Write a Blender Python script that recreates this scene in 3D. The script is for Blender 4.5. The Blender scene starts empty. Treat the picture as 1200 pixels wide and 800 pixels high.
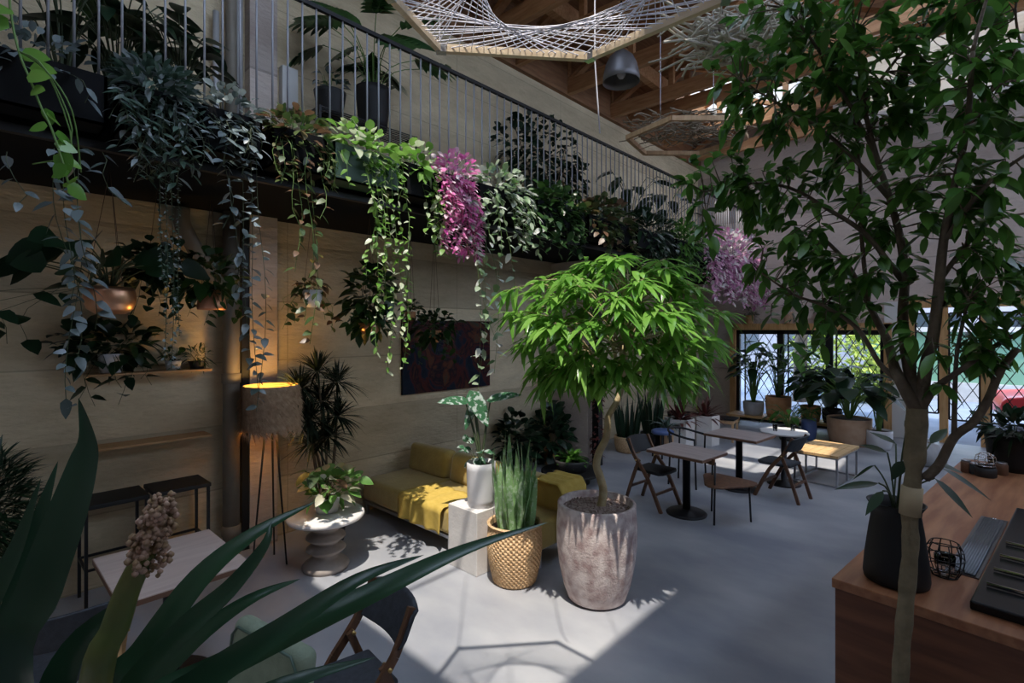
import bpy, bmesh, math, random
from mathutils import Vector as V, Matrix
rnd = random.Random(11)
C = bpy.context.scene.collection
SN, CS = math.sin(math.radians(43)), math.cos(math.radians(43))
FPX, CAMZ, HY = 603.0, 2.2, 385.0
UP = V((0, 0, 1))

# ---------- from a measured point of the photograph to a place in the room ----------
def cw(r, d, z=0.0):
    return V((-SN*d + CS*r, CS*d + SN*r, z))
def W(px, py, d):
    return cw((px-600)/FPX*d, d, CAMZ-(py-HY)/FPX*d)
def atZ(px, py, z):
    return W(px, py, FPX*(CAMZ-z)/(py-HY))
def F(px, py):
    p = atZ(px, py, 0); p.z = 0; return p
def atX(px, py, X):
    return W(px, py, X/(-SN+CS*(px-600)/FPX))
def atY(px, py, Y):
    return W(px, py, Y/(CS+SN*(px-600)/FPX))

# ---------- materials ----------
def _new(name):
    m = bpy.data.materials.new(name); m.use_nodes = True
    nt = m.node_tree; b = nt.nodes['Principled BSDF']
    return m, nt, b
def mat(name, c, rough=.6, metal=0., c2=None, scale=6., bump=0., bscale=None, stretch=None, spec=.5, emit=None, es=0., alpha=1, trans=0., detail=5.):
    m, nt, b = _new(name)
    b.inputs['Base Color'].default_value = (*c, 1)
    b.inputs['Roughness'].default_value = rough
    b.inputs['Metallic'].default_value = metal
    b.inputs['Specular IOR Level'].default_value = spec
    b.inputs['Transmission Weight'].default_value = trans
    if emit:
        b.inputs['Emission Color'].default_value = (*emit, 1); b.inputs['Emission Strength'].default_value = es
    if c2 or bump:
        tc = nt.nodes.new('ShaderNodeTexCoord'); mp = nt.nodes.new('ShaderNodeMapping')
        nt.links.new(tc.outputs['Object'], mp.inputs['Vector'])
        if stretch: mp.inputs['Scale'].default_value = stretch
        no = nt.nodes.new('ShaderNodeTexNoise'); no.inputs['Scale'].default_value = scale; no.inputs['Detail'].default_value = detail
        nt.links.new(mp.outputs['Vector'], no.inputs['Vector'])
        if c2:
            r = nt.nodes.new('ShaderNodeValToRGB')
            r.color_ramp.elements[0].position = .35; r.color_ramp.elements[0].color = (*c, 1)
            r.color_ramp.elements[1].position = .65; r.color_ramp.elements[1].color = (*c2, 1)
            nt.links.new(no.outputs['Fac'], r.inputs['Fac']); nt.links.new(r.outputs['Color'], b.inputs['Base Color'])
        if bump:
            n2 = no
            if bscale:
                n2 = nt.nodes.new('ShaderNodeTexNoise'); n2.inputs['Scale'].default_value = bscale; n2.inputs['Detail'].default_value = 4
                nt.links.new(mp.outputs['Vector'], n2.inputs['Vector'])
            bp = nt.nodes.new('ShaderNodeBump'); bp.inputs['Strength'].default_value = bump; bp.inputs['Distance'].default_value = .02
            nt.links.new(n2.outputs['Fac'], bp.inputs['Height']); nt.links.new(bp.outputs['Normal'], b.inputs['Normal'])
    return m
def leafmat(name, c1, c2, c3=None, rough=.38, trans=.35, spots=None):
    m, nt, b = _new(name)
    g = nt.nodes.new('ShaderNodeNewGeometry'); r = nt.nodes.new('ShaderNodeValToRGB')
    r.color_ramp.elements[0].color = (*c1, 1); r.color_ramp.elements[1].color = (*c2, 1)
    if c3:
        r.color_ramp.elements[1].position = .65
        e = r.color_ramp.elements.new(.72); e.color = (*c3, 1)
    nt.links.new(g.outputs['Random Per Island'], r.inputs['Fac'])
    col = r.outputs['Color']
    if spots:
        tc = nt.nodes.new('ShaderNodeTexCoord'); no = nt.nodes.new('ShaderNodeTexNoise'); no.inputs['Scale'].default_value = spots[1]
        nt.links.new(tc.outputs['Object'], no.inputs['Vector'])
        rr = nt.nodes.new('ShaderNodeValToRGB'); rr.color_ramp.elements[0].position = .52; rr.color_ramp.elements[1].position = .6
        nt.links.new(no.outputs['Fac'], rr.inputs['Fac'])
        mx = nt.nodes.new('ShaderNodeMix'); mx.data_type = 'RGBA'; mx.inputs['B'].default_value = (*spots[0], 1)
        nt.links.new(rr.outputs['Color'], mx.inputs['Factor']); nt.links.new(col, mx.inputs['A']); col = mx.outputs['Result']
    nt.links.new(col, b.inputs['Base Color'])
    b.inputs['Roughness'].default_value = rough
    t = nt.nodes.new('ShaderNodeBsdfTranslucent'); mix = nt.nodes.new('ShaderNodeMixShader'); mix.inputs['Fac'].default_value = trans
    nt.links.new(col, t.inputs['Color'])
    nt.links.new(b.outputs[0], mix.inputs[1]); nt.links.new(t.outputs[0], mix.inputs[2])
    nt.links.new(mix.outputs[0], nt.nodes['Material Output'].inputs['Surface'])
    return m
def woodmat(name, c1, c2, rough=.5, axis='X', sc=3.):
    st = {'X': (1, 9, 9), 'Y': (9, 1, 9), 'Z': (9, 9, 1)}[axis]
    return mat(name, c1, rough, 0, c2, sc, .15, None, st)

def concrete_wall(name, c1, c2, line=.62, vert=2.4):
    m, nt, b = _new(name); N = nt.nodes; Lk = nt.links
    tc = N.new('ShaderNodeTexCoord'); sp = N.new('ShaderNodeSeparateXYZ'); Lk.new(tc.outputs['Object'], sp.inputs[0])
    no = N.new('ShaderNodeTexNoise'); no.inputs['Scale'].default_value = 1.6; no.inputs['Detail'].default_value = 12; no.inputs['Roughness'].default_value = .74
    mp = N.new('ShaderNodeMapping'); mp.inputs['Scale'].default_value = (1, .6, 1.8)
    Lk.new(tc.outputs['Object'], mp.inputs[0]); Lk.new(mp.outputs[0], no.inputs['Vector'])
    r = N.new('ShaderNodeValToRGB'); r.color_ramp.elements[0].position = .3; r.color_ramp.elements[1].position = .7
    r.color_ramp.elements[0].color = (*c1, 1); r.color_ramp.elements[1].color = (*c2, 1); Lk.new(no.outputs['Fac'], r.inputs[0])
    def lines(sock, per, w):
        d = N.new('ShaderNodeMath'); d.operation = 'DIVIDE'; d.inputs[1].default_value = per; Lk.new(sock, d.inputs[0])
        f = N.new('ShaderNodeMath'); f.operation = 'FRACT'; Lk.new(d.outputs[0], f.inputs[0])
        l = N.new('ShaderNodeMath'); l.operation = 'LESS_THAN'; l.inputs[1].default_value = w; Lk.new(f.outputs[0], l.inputs[0]); return l.outputs[0], d.outputs[0]
    h, hd = lines(sp.outputs['Z'], line, .022); v, _ = lines(sp.outputs['Y'], vert, .005)
    fl = N.new('ShaderNodeMath'); fl.operation = 'FLOOR'; Lk.new(hd, fl.inputs[0])
    wn = N.new('ShaderNodeTexWhiteNoise'); wn.noise_dimensions = '1D'; Lk.new(fl.outputs[0], wn.inputs['W'])
    mr = N.new('ShaderNodeMapRange'); mr.inputs['To Min'].default_value = .82; mr.inputs['To Max'].default_value = 1.15; Lk.new(wn.outputs['Value'], mr.inputs['Value'])
    mx0 = N.new('ShaderNodeMix'); mx0.data_type = 'RGBA'; mx0.blend_type = 'MULTIPLY'; mx0.inputs['Factor'].default_value = 1
    Lk.new(r.outputs[0], mx0.inputs['A']); Lk.new(mr.outputs[0], mx0.inputs['B'])
    a = N.new('ShaderNodeMath'); a.operation = 'MAXIMUM'; Lk.new(h, a.inputs[0]); Lk.new(v, a.inputs[1])
    s = N.new('ShaderNodeMath'); s.operation = 'MULTIPLY'; s.inputs[1].default_value = .35; Lk.new(a.outputs[0], s.inputs[0])
    mx = N.new('ShaderNodeMix'); mx.data_type = 'RGBA'; mx.inputs['B'].default_value = (c1[0]*.4, c1[1]*.4, c1[2]*.4, 1)
    Lk.new(s.outputs[0], mx.inputs['Factor']); Lk.new(mx0.outputs['Result'], mx.inputs['A']); Lk.new(mx.outputs['Result'], b.inputs['Base Color'])
    n2 = N.new('ShaderNodeTexNoise'); n2.inputs['Scale'].default_value = 14; n2.inputs['Detail'].default_value = 8; Lk.new(mp.outputs[0], n2.inputs['Vector'])
    su = N.new('ShaderNodeMath'); su.operation = 'SUBTRACT'; Lk.new(n2.outputs['Fac'], su.inputs[0]); Lk.new(a.outputs[0], su.inputs[1])
    bp = N.new('ShaderNodeBump'); bp.inputs['Strength'].default_value = .6; bp.inputs['Distance'].default_value = .03
    Lk.new(su.outputs[0], bp.inputs['Height']); Lk.new(bp.outputs[0], b.inputs['Normal'])
    b.inputs['Roughness'].default_value = .85
    return m

M = {}
M['wall'] = concrete_wall('board_concrete', (.47, .38, .245), (.74, .62, .42))
M['wall2'] = concrete_wall('pale_concrete', (.50, .41, .36), (.62, .53, .47), 1.2, 3)
M['floor'] = mat('polished_concrete', (.225, .235, .27), .42, 0, (.40, .40, .415), .8, .05, 5, (1, 1.6, 1), .35, detail=9)
M['white'] = mat('white_paint', (.72, .71, .69), .6)
M['whiteboard'] = mat('white_board', (.8, .78, .74), .7, 0, (.7, .68, .63), 3, 0, None, (1, 8, 8))
M['black'] = mat('black_steel', (.012, .012, .014), .45, .3)
M['frame'] = woodmat('pale_frame_wood', (.62, .47, .30), (.74, .60, .42), .5, 'X')
M['slab'] = mat('black_soffit', (.008, .008, .009), .9, spec=.15)
M['dull'] = mat('dull_metal', (.22, .21, .22), .5, .7)
M['bars'] = mat('grey_bar_paint', (.27, .27, .29), .45, .2)
M['blackm'] = mat('black_matte', (.008, .008, .009), .6)
M['blackg'] = mat('black_gloss', (.006, .007, .009), .25, spec=.3)
M['steel'] = mat('brushed_steel', (.52, .53, .56), .32, 1., (.4, .41, .44), 4, 0, None, (1, 40, 1))
M['steeld'] = mat('dark_ribbed_steel', (.22, .23, .25), .35, 1., (.16, .17, .19), 4)
M['chrome'] = mat('chrome', (.75, .76, .78), .15, 1.)
M['pipe'] = mat('pipe_paint', (.20, .175, .14), .55, .1, (.25, .22, .18), 5)
M['greypipe'] = mat('grey_conduit', (.42, .42, .43), .5, .2)
M['truss'] = woodmat('truss_timber', (.36, .17, .07), (.50, .27, .13), .65, 'X')
M['deck'] = woodmat('roof_deck', (.20, .09, .04), (.30, .15, .07), .75, 'Y')
M['fir'] = woodmat('fir_wood', (.52, .28, .10), (.66, .40, .18), .5, 'Z')
M['firx'] = woodmat('fir_wood_flat', (.52, .28, .10), (.66, .40, .18), .5, 'X')
M['bar'] = woodmat('redwood_bar', (.27, .10, .045), (.42, .19, .09), .42, 'Y', 2.2)
M['barv'] = woodmat('redwood_panel', (.13, .047, .022), (.22, .088, .04), .5, 'X', 2.2)
M['walnut'] = woodmat('walnut', (.10, .045, .022), (.17, .08, .04), .45, 'Z')
M['oak'] = woodmat('oak', (.44, .27, .14), (.56, .37, .21), .5, 'Z')
M['ply'] = woodmat('plywood', (.33, .19, .10), (.42, .26, .15), .5, 'X')
M['bench'] = woodmat('bench_slats', (.62, .38, .16), (.75, .50, .26), .5, 'X')
M['tabletop'] = woodmat('grey_tabletop', (.34, .265, .24), (.42, .34, .31), .45, 'X')
M['pinktop'] = woodmat('ash_tabletop', (.50, .38, .33), (.58, .46, .40), .45, 'Y')
M['brownedge'] = mat('brown_edge', (.17, .085, .05), .5)
M['shelf'] = woodmat('shelf_board', (.40, .22, .09), (.5, .3, .14), .5, 'Y')
M['velvet'] = mat('mustard_velvet', (.36, .25, .055), .85, 0, (.42, .30, .075), 9, .25, 40)
M['velvet'].node_tree.nodes['Principled BSDF'].inputs['Sheen Weight'].default_value = .4
M['throw'] = mat('mustard_throw', (.48, .33, .06), .9, 0, (.54, .38, .085), 20, .3, 120)
M['darkfab'] = mat('charcoal_fabric', (.035, .038, .045), .85, 0, (.05, .055, .065), 30, .2, 150)
M['sage'] = mat('sage_fabric', (.22, .27, .19), .8, 0, (.26, .31, .22), 20, .2, 100)
M['stonepot'] = mat('pinkish_stone', (.38, .27, .26), .85, 0, (.70, .61, .58), 11, .3, 70)
M['stonewhite'] = mat('white_concrete', (.60, .575, .56), .75, 0, (.68, .65, .63), 6, .15, 40)
M['whitepot'] = mat('white_glaze', (.66, .65, .67), .4)
M['greypot'] = mat('grey_pot', (.38, .38, .39), .7, 0, (.45, .45, .46), 8)
M['disc'] = mat('grey_brown_stone', (.24, .20, .18), .6, 0, (.30, .26, .235), 8)
M['terra'] = mat('terracotta', (.52, .24, .10), .75, 0, (.60, .32, .16), 8, .1, 30)
M['tan'] = mat('tan_clay', (.46, .28, .17), .75, 0, (.53, .35, .23), 7, .1, 30)
M['bluepot'] = mat('blue_pot', (.10, .15, .33), .4)
M['greenbox'] = mat('green_planter', (.03, .07, .045), .5)
M['darkclay'] = mat('dark_bowl', (.03, .028, .028), .55)
M['copper'] = mat('copper', (.85, .48, .30), .33, .9, (.74, .38, .22), 5)
M['copperm'] = mat('dull_copper', (.74, .36, .22), .42, .75)
M['soil'] = mat('potting_soil', (.03, .02, .014), .95, 0, (.06, .04, .03), 30, .6, 60)
M['gravel'] = mat('bark_mulch', (.22, .14, .12), .9, 0, (.42, .33, .30), 45, .8, 60)
M['wicker'] = mat('wicker', (.50, .31, .15), .75, 0, (.72, .50, .29), 60)
M['bark'] = mat('tree_bark', (.10, .072, .048), .8, 0, (.16, .12, .08), 18, .4, 50)
M['barkl'] = mat('pale_bark', (.36, .27, .14), .75, 0, (.46, .37, .22), 18, .3, 50)
M['barko'] = mat('olive_bark', (.16, .125, .07), .75, 0, (.23, .18, .105), 18, .3, 50)
M['twig'] = mat('twig', (.09, .055, .035), .8)
M['stem'] = mat('green_stem', (.12, .22, .05), .6)
M['stemd'] = mat('dark_stem', (.05, .07, .03), .6)
M['rattan'] = mat('dry_branches', (.30, .24, .17), .9, 0, (.2, .15, .1), 15)
M['wool'] = mat('pale_twigs', (.50, .45, .37), .95, 0, (.62, .58, .5), 20)
M['string'] = mat('white_string', (.82, .80, .86), .8)
M['fur'] = mat('fur_shade', (.40, .27, .17), .95, 0, (.56, .40, .27), 25, .3, 60)
M['shadein'] = mat('shade_lining', (.85, .60, .25), .8)
M['glass'] = mat('clear_glass', (.9, .95, 1), .03, 0, trans=1.)
M['flower'] = mat('seed_head', (.25, .16, .07), .8, 0, (.42, .27, .2), 60)
M['bandage'] = mat('tan_wrap', (.42, .33, .2), .8)
M['brass'] = mat('brass_hook', (.6, .4, .15), .35, 1.)
M['asphalt'] = mat('pavement', (.13, .16, .22), .85, 0, (.17, .20, .26), 2)
M['red'] = mat('red_paint', (.55, .035, .04), .3)
M['greenwall'] = mat('green_cladding', (.13, .26, .18), .7)
M['bldg'] = mat('pale_facade', (.24, .23, .25), .8, 0, (.30, .29, .30), 2)
M['dglass'] = mat('dark_glass', (.03, .04, .05), .1)
M['tyre'] = mat('tyre', (.015, .015, .015), .8)
# leaves
M['l_dark'] = leafmat('leaf_dark', (.012, .04, .010), (.035, .085, .02), rough=.33, trans=.25)
M['l_deep'] = leafmat('leaf_deep', (.008, .024, .010), (.018, .05, .02), rough=.35, trans=.15)
M['l_tree'] = leafmat('leaf_tree', (.04, .12, .018), (.13, .30, .05), rough=.32, trans=.4)
M['l_bright'] = leafmat('leaf_bright', (.10, .27, .035), (.25, .47, .09), rough=.24, trans=.42)
M['l_pothos'] = leafmat('leaf_pothos', (.10, .26, .03), (.26, .44, .10), (.55, .60, .42), rough=.4, trans=.4)
M['l_silver'] = leafmat('leaf_silver', (.07, .10, .09), (.24, .29, .31), rough=.35, trans=.2)
M['l_grey'] = leafmat('leaf_greygreen', (.03, .065, .04), (.11, .17, .13), (.24, .28, .28), rough=.4, trans=.25)
M['l_pink'] = leafmat('leaf_pink', (.70, .11, .42), (.90, .42, .66), (.92, .80, .84), rough=.4, trans=.45)
M['l_pinkw'] = leafmat('leaf_pink_white', (.55, .20, .40), (.80, .50, .66), (.86, .84, .80), rough=.4, trans=.4)
M['l_varieg'] = leafmat('leaf_white_variegated', (.12, .24, .08), (.42, .50, .36), (.66, .68, .62), rough=.4, trans=.4)
M['l_mottle'] = leafmat('leaf_mottled', (.03, .07, .02), (.10, .13, .04), (.16, .09, .05), rough=.4, trans=.3)
M['l_red'] = leafmat('leaf_red', (.07, .02, .02), (.2, .06, .05), rough=.4, trans=.25)
M['l_snake'] = leafmat('leaf_snake', (.19, .36, .15), (.30, .48, .20), rough=.4, trans=.15, spots=((.40, .54, .34), 26))
M['l_alo'] = leafmat('leaf_alocasia', (.03, .11, .05), (.05, .15, .07), rough=.3, trans=.25, spots=((.45, .52, .48), 22))
M['l_calad'] = leafmat('leaf_caladium', (.08, .22, .05), (.22, .42, .10), (.58, .55, .40), rough=.4, trans=.4)
M['l_spiky'] = leafmat('leaf_spiky', (.006, .014, .006), (.014, .03, .012), rough=.6, trans=.1)
M['l_strap'] = leafmat('leaf_strap', (.018, .05, .026), (.03, .085, .035), rough=.25, trans=.18)
M['l_lawn'] = leafmat('leaf_sunny', (.3, .4, .05), (.5, .55, .1), rough=.6, trans=.3)

# ---------- mesh building ----------
class MB:
    def __init__(s): s.v = []; s.f = []
    def add(s, vs, fs):
        o = len(s.v); s.v += [tuple(p) for p in vs]; s.f += [tuple(i+o for i in q) for q in fs]
    def box(s, a, b, mtx=None):
        x0, y0, z0 = a; x1, y1, z1 = b
        vs = [V(p) for p in ((x0,y0,z0),(x1,y0,z0),(x1,y1,z0),(x0,y1,z0),(x0,y0,z1),(x1,y0,z1),(x1,y1,z1),(x0,y1,z1))]
        if mtx is not None: vs = [mtx @ p for p in vs]
        s.add(vs, [(0,3,2,1),(4,5,6,7),(0,1,5,4),(1,2,6,5),(2,3,7,6),(3,0,4,7)])
    def bar(s, p, q, w, h, up=UP):
        p, q = V(p), V(q); d = (q-p).normalized(); x = d.cross(up)
        if x.length < 1e-4: x = V((1, 0, 0))
        x.normalize(); y = x.cross(d).normalized()
        c = [(-w/2,-h/2),(w/2,-h/2),(w/2,h/2),(-w/2,h/2)]
        vs = [p+x*a+y*b for a, b in c]+[q+x*a+y*b for a, b in c]
        s.add(vs, [(3,2,1,0),(4,5,6,7),(0,1,5,4),(1,2,6,5),(2,3,7,6),(3,0,4,7)])
    def tube(s, pts, r, n=8, caps=True):
        pts = [V(p) for p in pts]; k = len(pts)
        rs = r if isinstance(r, (list, tuple)) else [r]*k
        t = (pts[1]-pts[0]).normalized(); x = t.orthogonal().normalized(); vs = []
        for i, p in enumerate(pts):
            t = (pts[min(i+1, k-1)]-pts[max(i-1, 0)])
            if t.length < 1e-9: t = V((0, 0, 1))
            t.normalize(); x = (x-t*x.dot(t))
            if x.length < 1e-5: x = t.orthogonal()
            x.normalize(); y = t.cross(x)
            for j in range(n):
                a = 2*math.pi*j/n; vs.append(p+(x*math.cos(a)+y*math.sin(a))*rs[i])
        fs = [(i*n+j, i*n+(j+1)%n, (i+1)*n+(j+1)%n, (i+1)*n+j) for i in range(k-1) for j in range(n)]
        if caps: fs += [tuple(range(n-1, -1, -1)), tuple(range((k-1)*n, k*n))]
        s.add(vs, fs)
    def lathe(s, prof, c=(0, 0, 0), n=32, fn=None, cap0=True, cap1=True):
        vs = []; k = len(prof); c = V(c)
        for i, (r, z) in enumerate(prof):
            for j in range(n):
                a = 2*math.pi*j/n; rr = r+(fn(i, j) if fn else 0)
                vs.append(c+V((rr*math.cos(a), rr*math.sin(a), z)))
        fs = [(i*n+j, i*n+(j+1)%n, (i+1)*n+(j+1)%n, (i+1)*n+j) for i in range(k-1) for j in range(n)]
        if cap0: fs.append(tuple(range(n-1, -1, -1)))
        if cap1: fs.append(tuple(range((k-1)*n, k*n)))
        s.add(vs, fs)
    def prism(s, poly, z0, z1, mtx=None):
        n = len(poly); vs = [V((x, y, z0)) for x, y in poly]+[V((x, y, z1)) for x, y in poly]
        if mtx is not None: vs = [mtx @ p for p in vs]
        s.add(vs, [tuple(range(n-1, -1, -1)), tuple(range(n, 2*n))]+[(i, (i+1)%n, (i+1)%n+n, i+n) for i in range(n)])
    def leaf(s, p, d, L, Wd, nrm=None, droop=.25, fold=.18, seg=3, shape='lance', twist=0):
        d = d.normalized()
        if nrm is None: nrm = UP
        sd = d.cross(nrm)
        if sd.length < 1e-3: sd = d.orthogonal()
        sd.normalize(); nr = sd.cross(d).normalized()
        if twist: q = Matrix.Rotation(twist, 3, d); sd = q @ sd; nr = q @ nr
        vs = [p]; fs = []
        for i in range(1, seg+1):
            t = i/seg
            c = p+d*(L*t)-UP*(droop*L*t*t)
            if i == seg: vs.append(c); break
            if shape == 'heart': w = math.sin(math.pi*(t*.8+.2))**.75
            elif shape == 'strap': w = min(1, t*4+.3)*(1-t**4)
            elif shape == 'oval': w = math.sin(math.pi*min(.98, t*.95+.03))**.7
            else: w = math.sin(math.pi*t**.8)
            w *= Wd/2
            vs += [c-sd*w+nr*(fold*w), c, c+sd*w+nr*(fold*w)]
        fs += [(0, 2, 1), (0, 3, 2)]
        for i in range(seg-2):
            a = 1+3*i; b = a+3
            fs += [(a, a+1, b+1, b), (a+1, a+2, b+2, b+1)]
        a = 1+3*(seg-2); e = len(vs)-1
        fs += [(a, a+1, e), (a+1, a+2, e)]
        s.add(vs, fs)
    def blade(s, pts, w, nrm=UP, fold=.25, prof=None):
        pts = [V(p) for p in pts]; k = len(pts); vs = []
        for i, p in enumerate(pts):
            t = (pts[min(i+1, k-1)]-pts[max(i-1, 0)]).normalized(); sd = t.cross(nrm)
            if sd.length < 1e-4: sd = t.orthogonal()
            sd.normalize(); nr = sd.cross(t); u = i/(k-1)
            ww = w/2*(prof(u) if prof else max(.02, min(1, u*5+.6)*(1-u**3)))
            vs += [p-sd*ww+nr*fold*ww, p, p+sd*ww+nr*fold*ww]
        fs = []
        for i in range(k-1):
            a = 3*i; fs += [(a, a+1, a+4, a+3), (a+1, a+2, a+5, a+4)]
        s.add(vs, fs)
    def build(s, name, m, parent=None, smooth=True, bevel=0, world=False, seg=2, subsurf=0, angle=None):
        me = bpy.data.meshes.new(name)
        vs = s.v
        if world and parent is not None:
            inv = parent_matrix(parent).inverted(); vs = [tuple(inv @ V(p)) for p in vs]
        me.from_pydata(vs, [], s.f); me.materials.append(m)
        if bevel or angle is not None or not smooth:
            me.polygons.foreach_set('use_smooth', [False]*len(me.polygons))
        else: me.polygons.foreach_set('use_smooth', [True]*len(me.polygons))
        me.update()
        o = bpy.data.objects.new(name, me); C.objects.link(o)
        if parent is not None: o.parent = parent
        if bevel:
            md = o.modifiers.new('bevel', 'BEVEL'); md.width = bevel; md.segments = seg; md.limit_method = 'ANGLE'; md.angle_limit = math.radians(40)
            if seg > 2: me.polygons.foreach_set('use_smooth', [True]*len(me.polygons)); md.harden_normals = False
        if subsurf:
            md = o.modifiers.new('subsurf', 'SUBSURF'); md.levels = subsurf; md.render_levels = subsurf
        return o
def parent_matrix(o):
    m = Matrix.Translation(o.location) @ o.rotation_euler.to_matrix().to_4x4()
    return parent_matrix(o.parent) @ m if o.parent else m
def tag(o, label=None, cat=None, group=None, kind=None):
    if label: o['label'] = label
    if cat: o['category'] = cat
    if group: o['group'] = group
    if kind: o['kind'] = kind
    return o
def T(name, label, cat, loc=(0, 0, 0), rz=0, group=None):
    o = bpy.data.objects.new(name, None); C.objects.link(o); o.empty_display_size = .1
    o.location = loc; o.rotation_euler = (0, 0, rz)
    return tag(o, label, cat, group)
def copy_tree(o, parent=None):
    c = o.copy(); C.objects.link(c)
    if parent is not None: c.parent = parent
    for ch in [x for x in C.objects if x.parent == o]: copy_tree(ch, c)
    return c
def put(src, loc, rz, label, first):
    o = src if first else copy_tree(src)
    o.location = loc; o.rotation_euler = (0, 0, rz); o['label'] = label
    return o
def struct(name, mb, m, **k):
    o = mb.build(name, m, smooth=False, **k); o['kind'] = 'structure'; return o
def rv(s=1.): return V((rnd.uniform(-s, s), rnd.uniform(-s, s), rnd.uniform(-s, s)))
def smoothpath(pts, k=4):
    pts = [V(p) for p in pts]; out = []
    for i in range(len(pts)-1):
        a = pts[max(i-1, 0)]; b = pts[i]; c = pts[i+1]; d = pts[min(i+2, len(pts)-1)]
        for j in range(k):
            t = j/k
            out.append(.5*((2*b)+(c-a)*t+(2*a-5*b+4*c-d)*t*t+(3*b-a-3*c+d)*t**3))
    out.append(pts[-1]); return out
# ---------- plant pieces ----------
def potprof(rb, rt, h, t=.015, inner=.06, belly=0.):
    out = []
    for i in range(7):
        u = i/6; out.append((rb+(rt-rb)*u+belly*math.sin(math.pi*u), h*u))
    return out+[(rt-t, h), (rt-t*1.5, h-inner)]
def pot(parent, rb, rt, h, m, name='pot', belly=0., soil='soil', inner=.04, n=28, c=(0, 0, 0)):
    b = MB(); b.lathe(potprof(rb, rt, h, .012, inner, belly), c, n); po = b.build(name, m, parent)
    s = MB(); z = c[2]+h-inner+.006; s.lathe([(rt-.014, z), (rt*.5, z+.012), (.01, z+.016)], (c[0], c[1], 0), 20); s.build('soil', M[soil], po)
def bush(mb, c, r, n, L, Wd, droop=.3, shape='lance', seg=3, up=.2, shell=.45, lv=.3):
    c = V(c); r = V(r)
    for _ in range(n):
        while True:
            q = rv()
            if q.length < 1 and q.length > shell*rnd.random(): break
        p = c+V((q.x*r.x, q.y*r.y, q.z*r.z)); d = q.normalized()+rv(.7)+UP*up
        l = L*rnd.uniform(1-lv, 1+lv)
        mb.leaf(p, d, l, Wd*l/L, UP+rv(.5), droop, .2, seg, shape)
def stems(mb, base, c, r, n, rad=.004, k=4):
    base = V(base); c = V(c)
    for _ in range(n):
        q = rv(); e = c+V((q.x*r[0], q.y*r[1], q.z*r[2]))*.8
        mid = base.lerp(e, .5)+rv(.04)
        mb.tube([base+V((rnd.uniform(-.03, .03), rnd.uniform(-.03, .03), 0)), mid, e], [rad*1.3, rad, rad*.6], 5)
def rosette(mb, c, n, L, Wd, e0=20, e1=80, droop=.5, seg=6, shape='strap', fold=.3):
    c = V(c)
    for i in range(n):
        a = i*2.4+rnd.uniform(-.3, .3); e = math.radians(rnd.uniform(e0, e1)); l = L*rnd.uniform(.7, 1.1)
        d = V((math.cos(a)*math.cos(e), math.sin(a)*math.cos(e), math.sin(e)))
        mb.leaf(c+V((math.cos(a), math.sin(a), 0))*.015, d, l, Wd*rnd.uniform(.8, 1.1), UP, droop*rnd.uniform(.5, 1.3), fold, seg, shape)
def splitleaf(mb, p, d, L, Wd, nrm):
    d = d.normalized(); sd = d.cross(nrm).normalized()
    mb.leaf(p, d, L, Wd*.42, nrm, .12, .1, 5, 'oval')
    for i in range(6):
        u = .08+.14*i; q = p+d*(L*u)-UP*(.12*L*u*u); l = Wd*.62*(1-.5*abs(u-.35))
        for s in (-1, 1): mb.leaf(q, sd*s+d*(.25+.5*u), l, l*.42, nrm, .22, .1, 4, 'strap')
def broad(lm, sm, c, n, H, L, Wd, spread=.5, shape='heart', droop=.35, rad=.005, pet=.75, nb=None):
    c = V(c)
    for i in range(n):
        a = i*2.4+rnd.uniform(-.4, .4); h = H*rnd.uniform(.5, 1); s = spread*rnd.uniform(.45, 1)
        o = V((math.cos(a), math.sin(a), 0)); e = c+o*s+UP*h
        mid = c+o*s*.4+UP*h*.7
        sm.tube(smoothpath([c+o*.02, mid, e], 3), [rad*1.4]*2+[rad]*5, 5)
        l = L*rnd.uniform(.75, 1.15)
        if shape == 'split': splitleaf(lm, e-o*.02, o+UP*rnd.uniform(-.5, .2)+rv(.2), l, Wd*l/L, (nb or UP)+o*.4+UP*.3)
        else: lm.leaf(e-o*.02, o*1+UP*rnd.uniform(-.5, .35)+rv(.25), l, Wd*l/L, (nb or UP)+o*.4, droop, .12, 5, shape)
def vine(lm, sm, p, length, L, Wd, gap, out=V((.1, 0, 0)), rise=.03, wig=.04, shape='heart', rad=.0022, dens=1, lift=.2):
    p = V(p); pts = [p.copy()]; ph = rnd.uniform(0, 6)
    n = max(4, int(length/.09))
    for i in range(1, n+1):
        t = i/n
        o = out*min(1, t*2.2); z = rise*math.sin(min(1, t*4)*math.pi)-length*max(0, t-.06)
        pts.append(p+o+V((math.sin(ph+t*7)*wig*t, math.cos(ph*1.7+t*6)*wig*t, z)))
    sm.tube(pts, rad, 4, False)
    tot = length; k = int(tot/gap)
    for i in range(k):
        u = (i+.5)/k*n; j = min(int(u), n-1); q = pts[j].lerp(pts[j+1], u-j)
        for _ in range(dens):
            d = V((rnd.uniform(-.6, 1), rnd.uniform(-1, 1), rnd.uniform(-.5, lift)))
            l = L*rnd.uniform(.7, 1.2)
            lm.leaf(q, d, l, Wd*l/L, UP+V((.6, 0, 0))+rv(.4), .35, .12, 4 if L > .05 else 2, shape)
SUN_E, SKY_E, EXPO = 5.6, 5.5, 0.0
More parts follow.
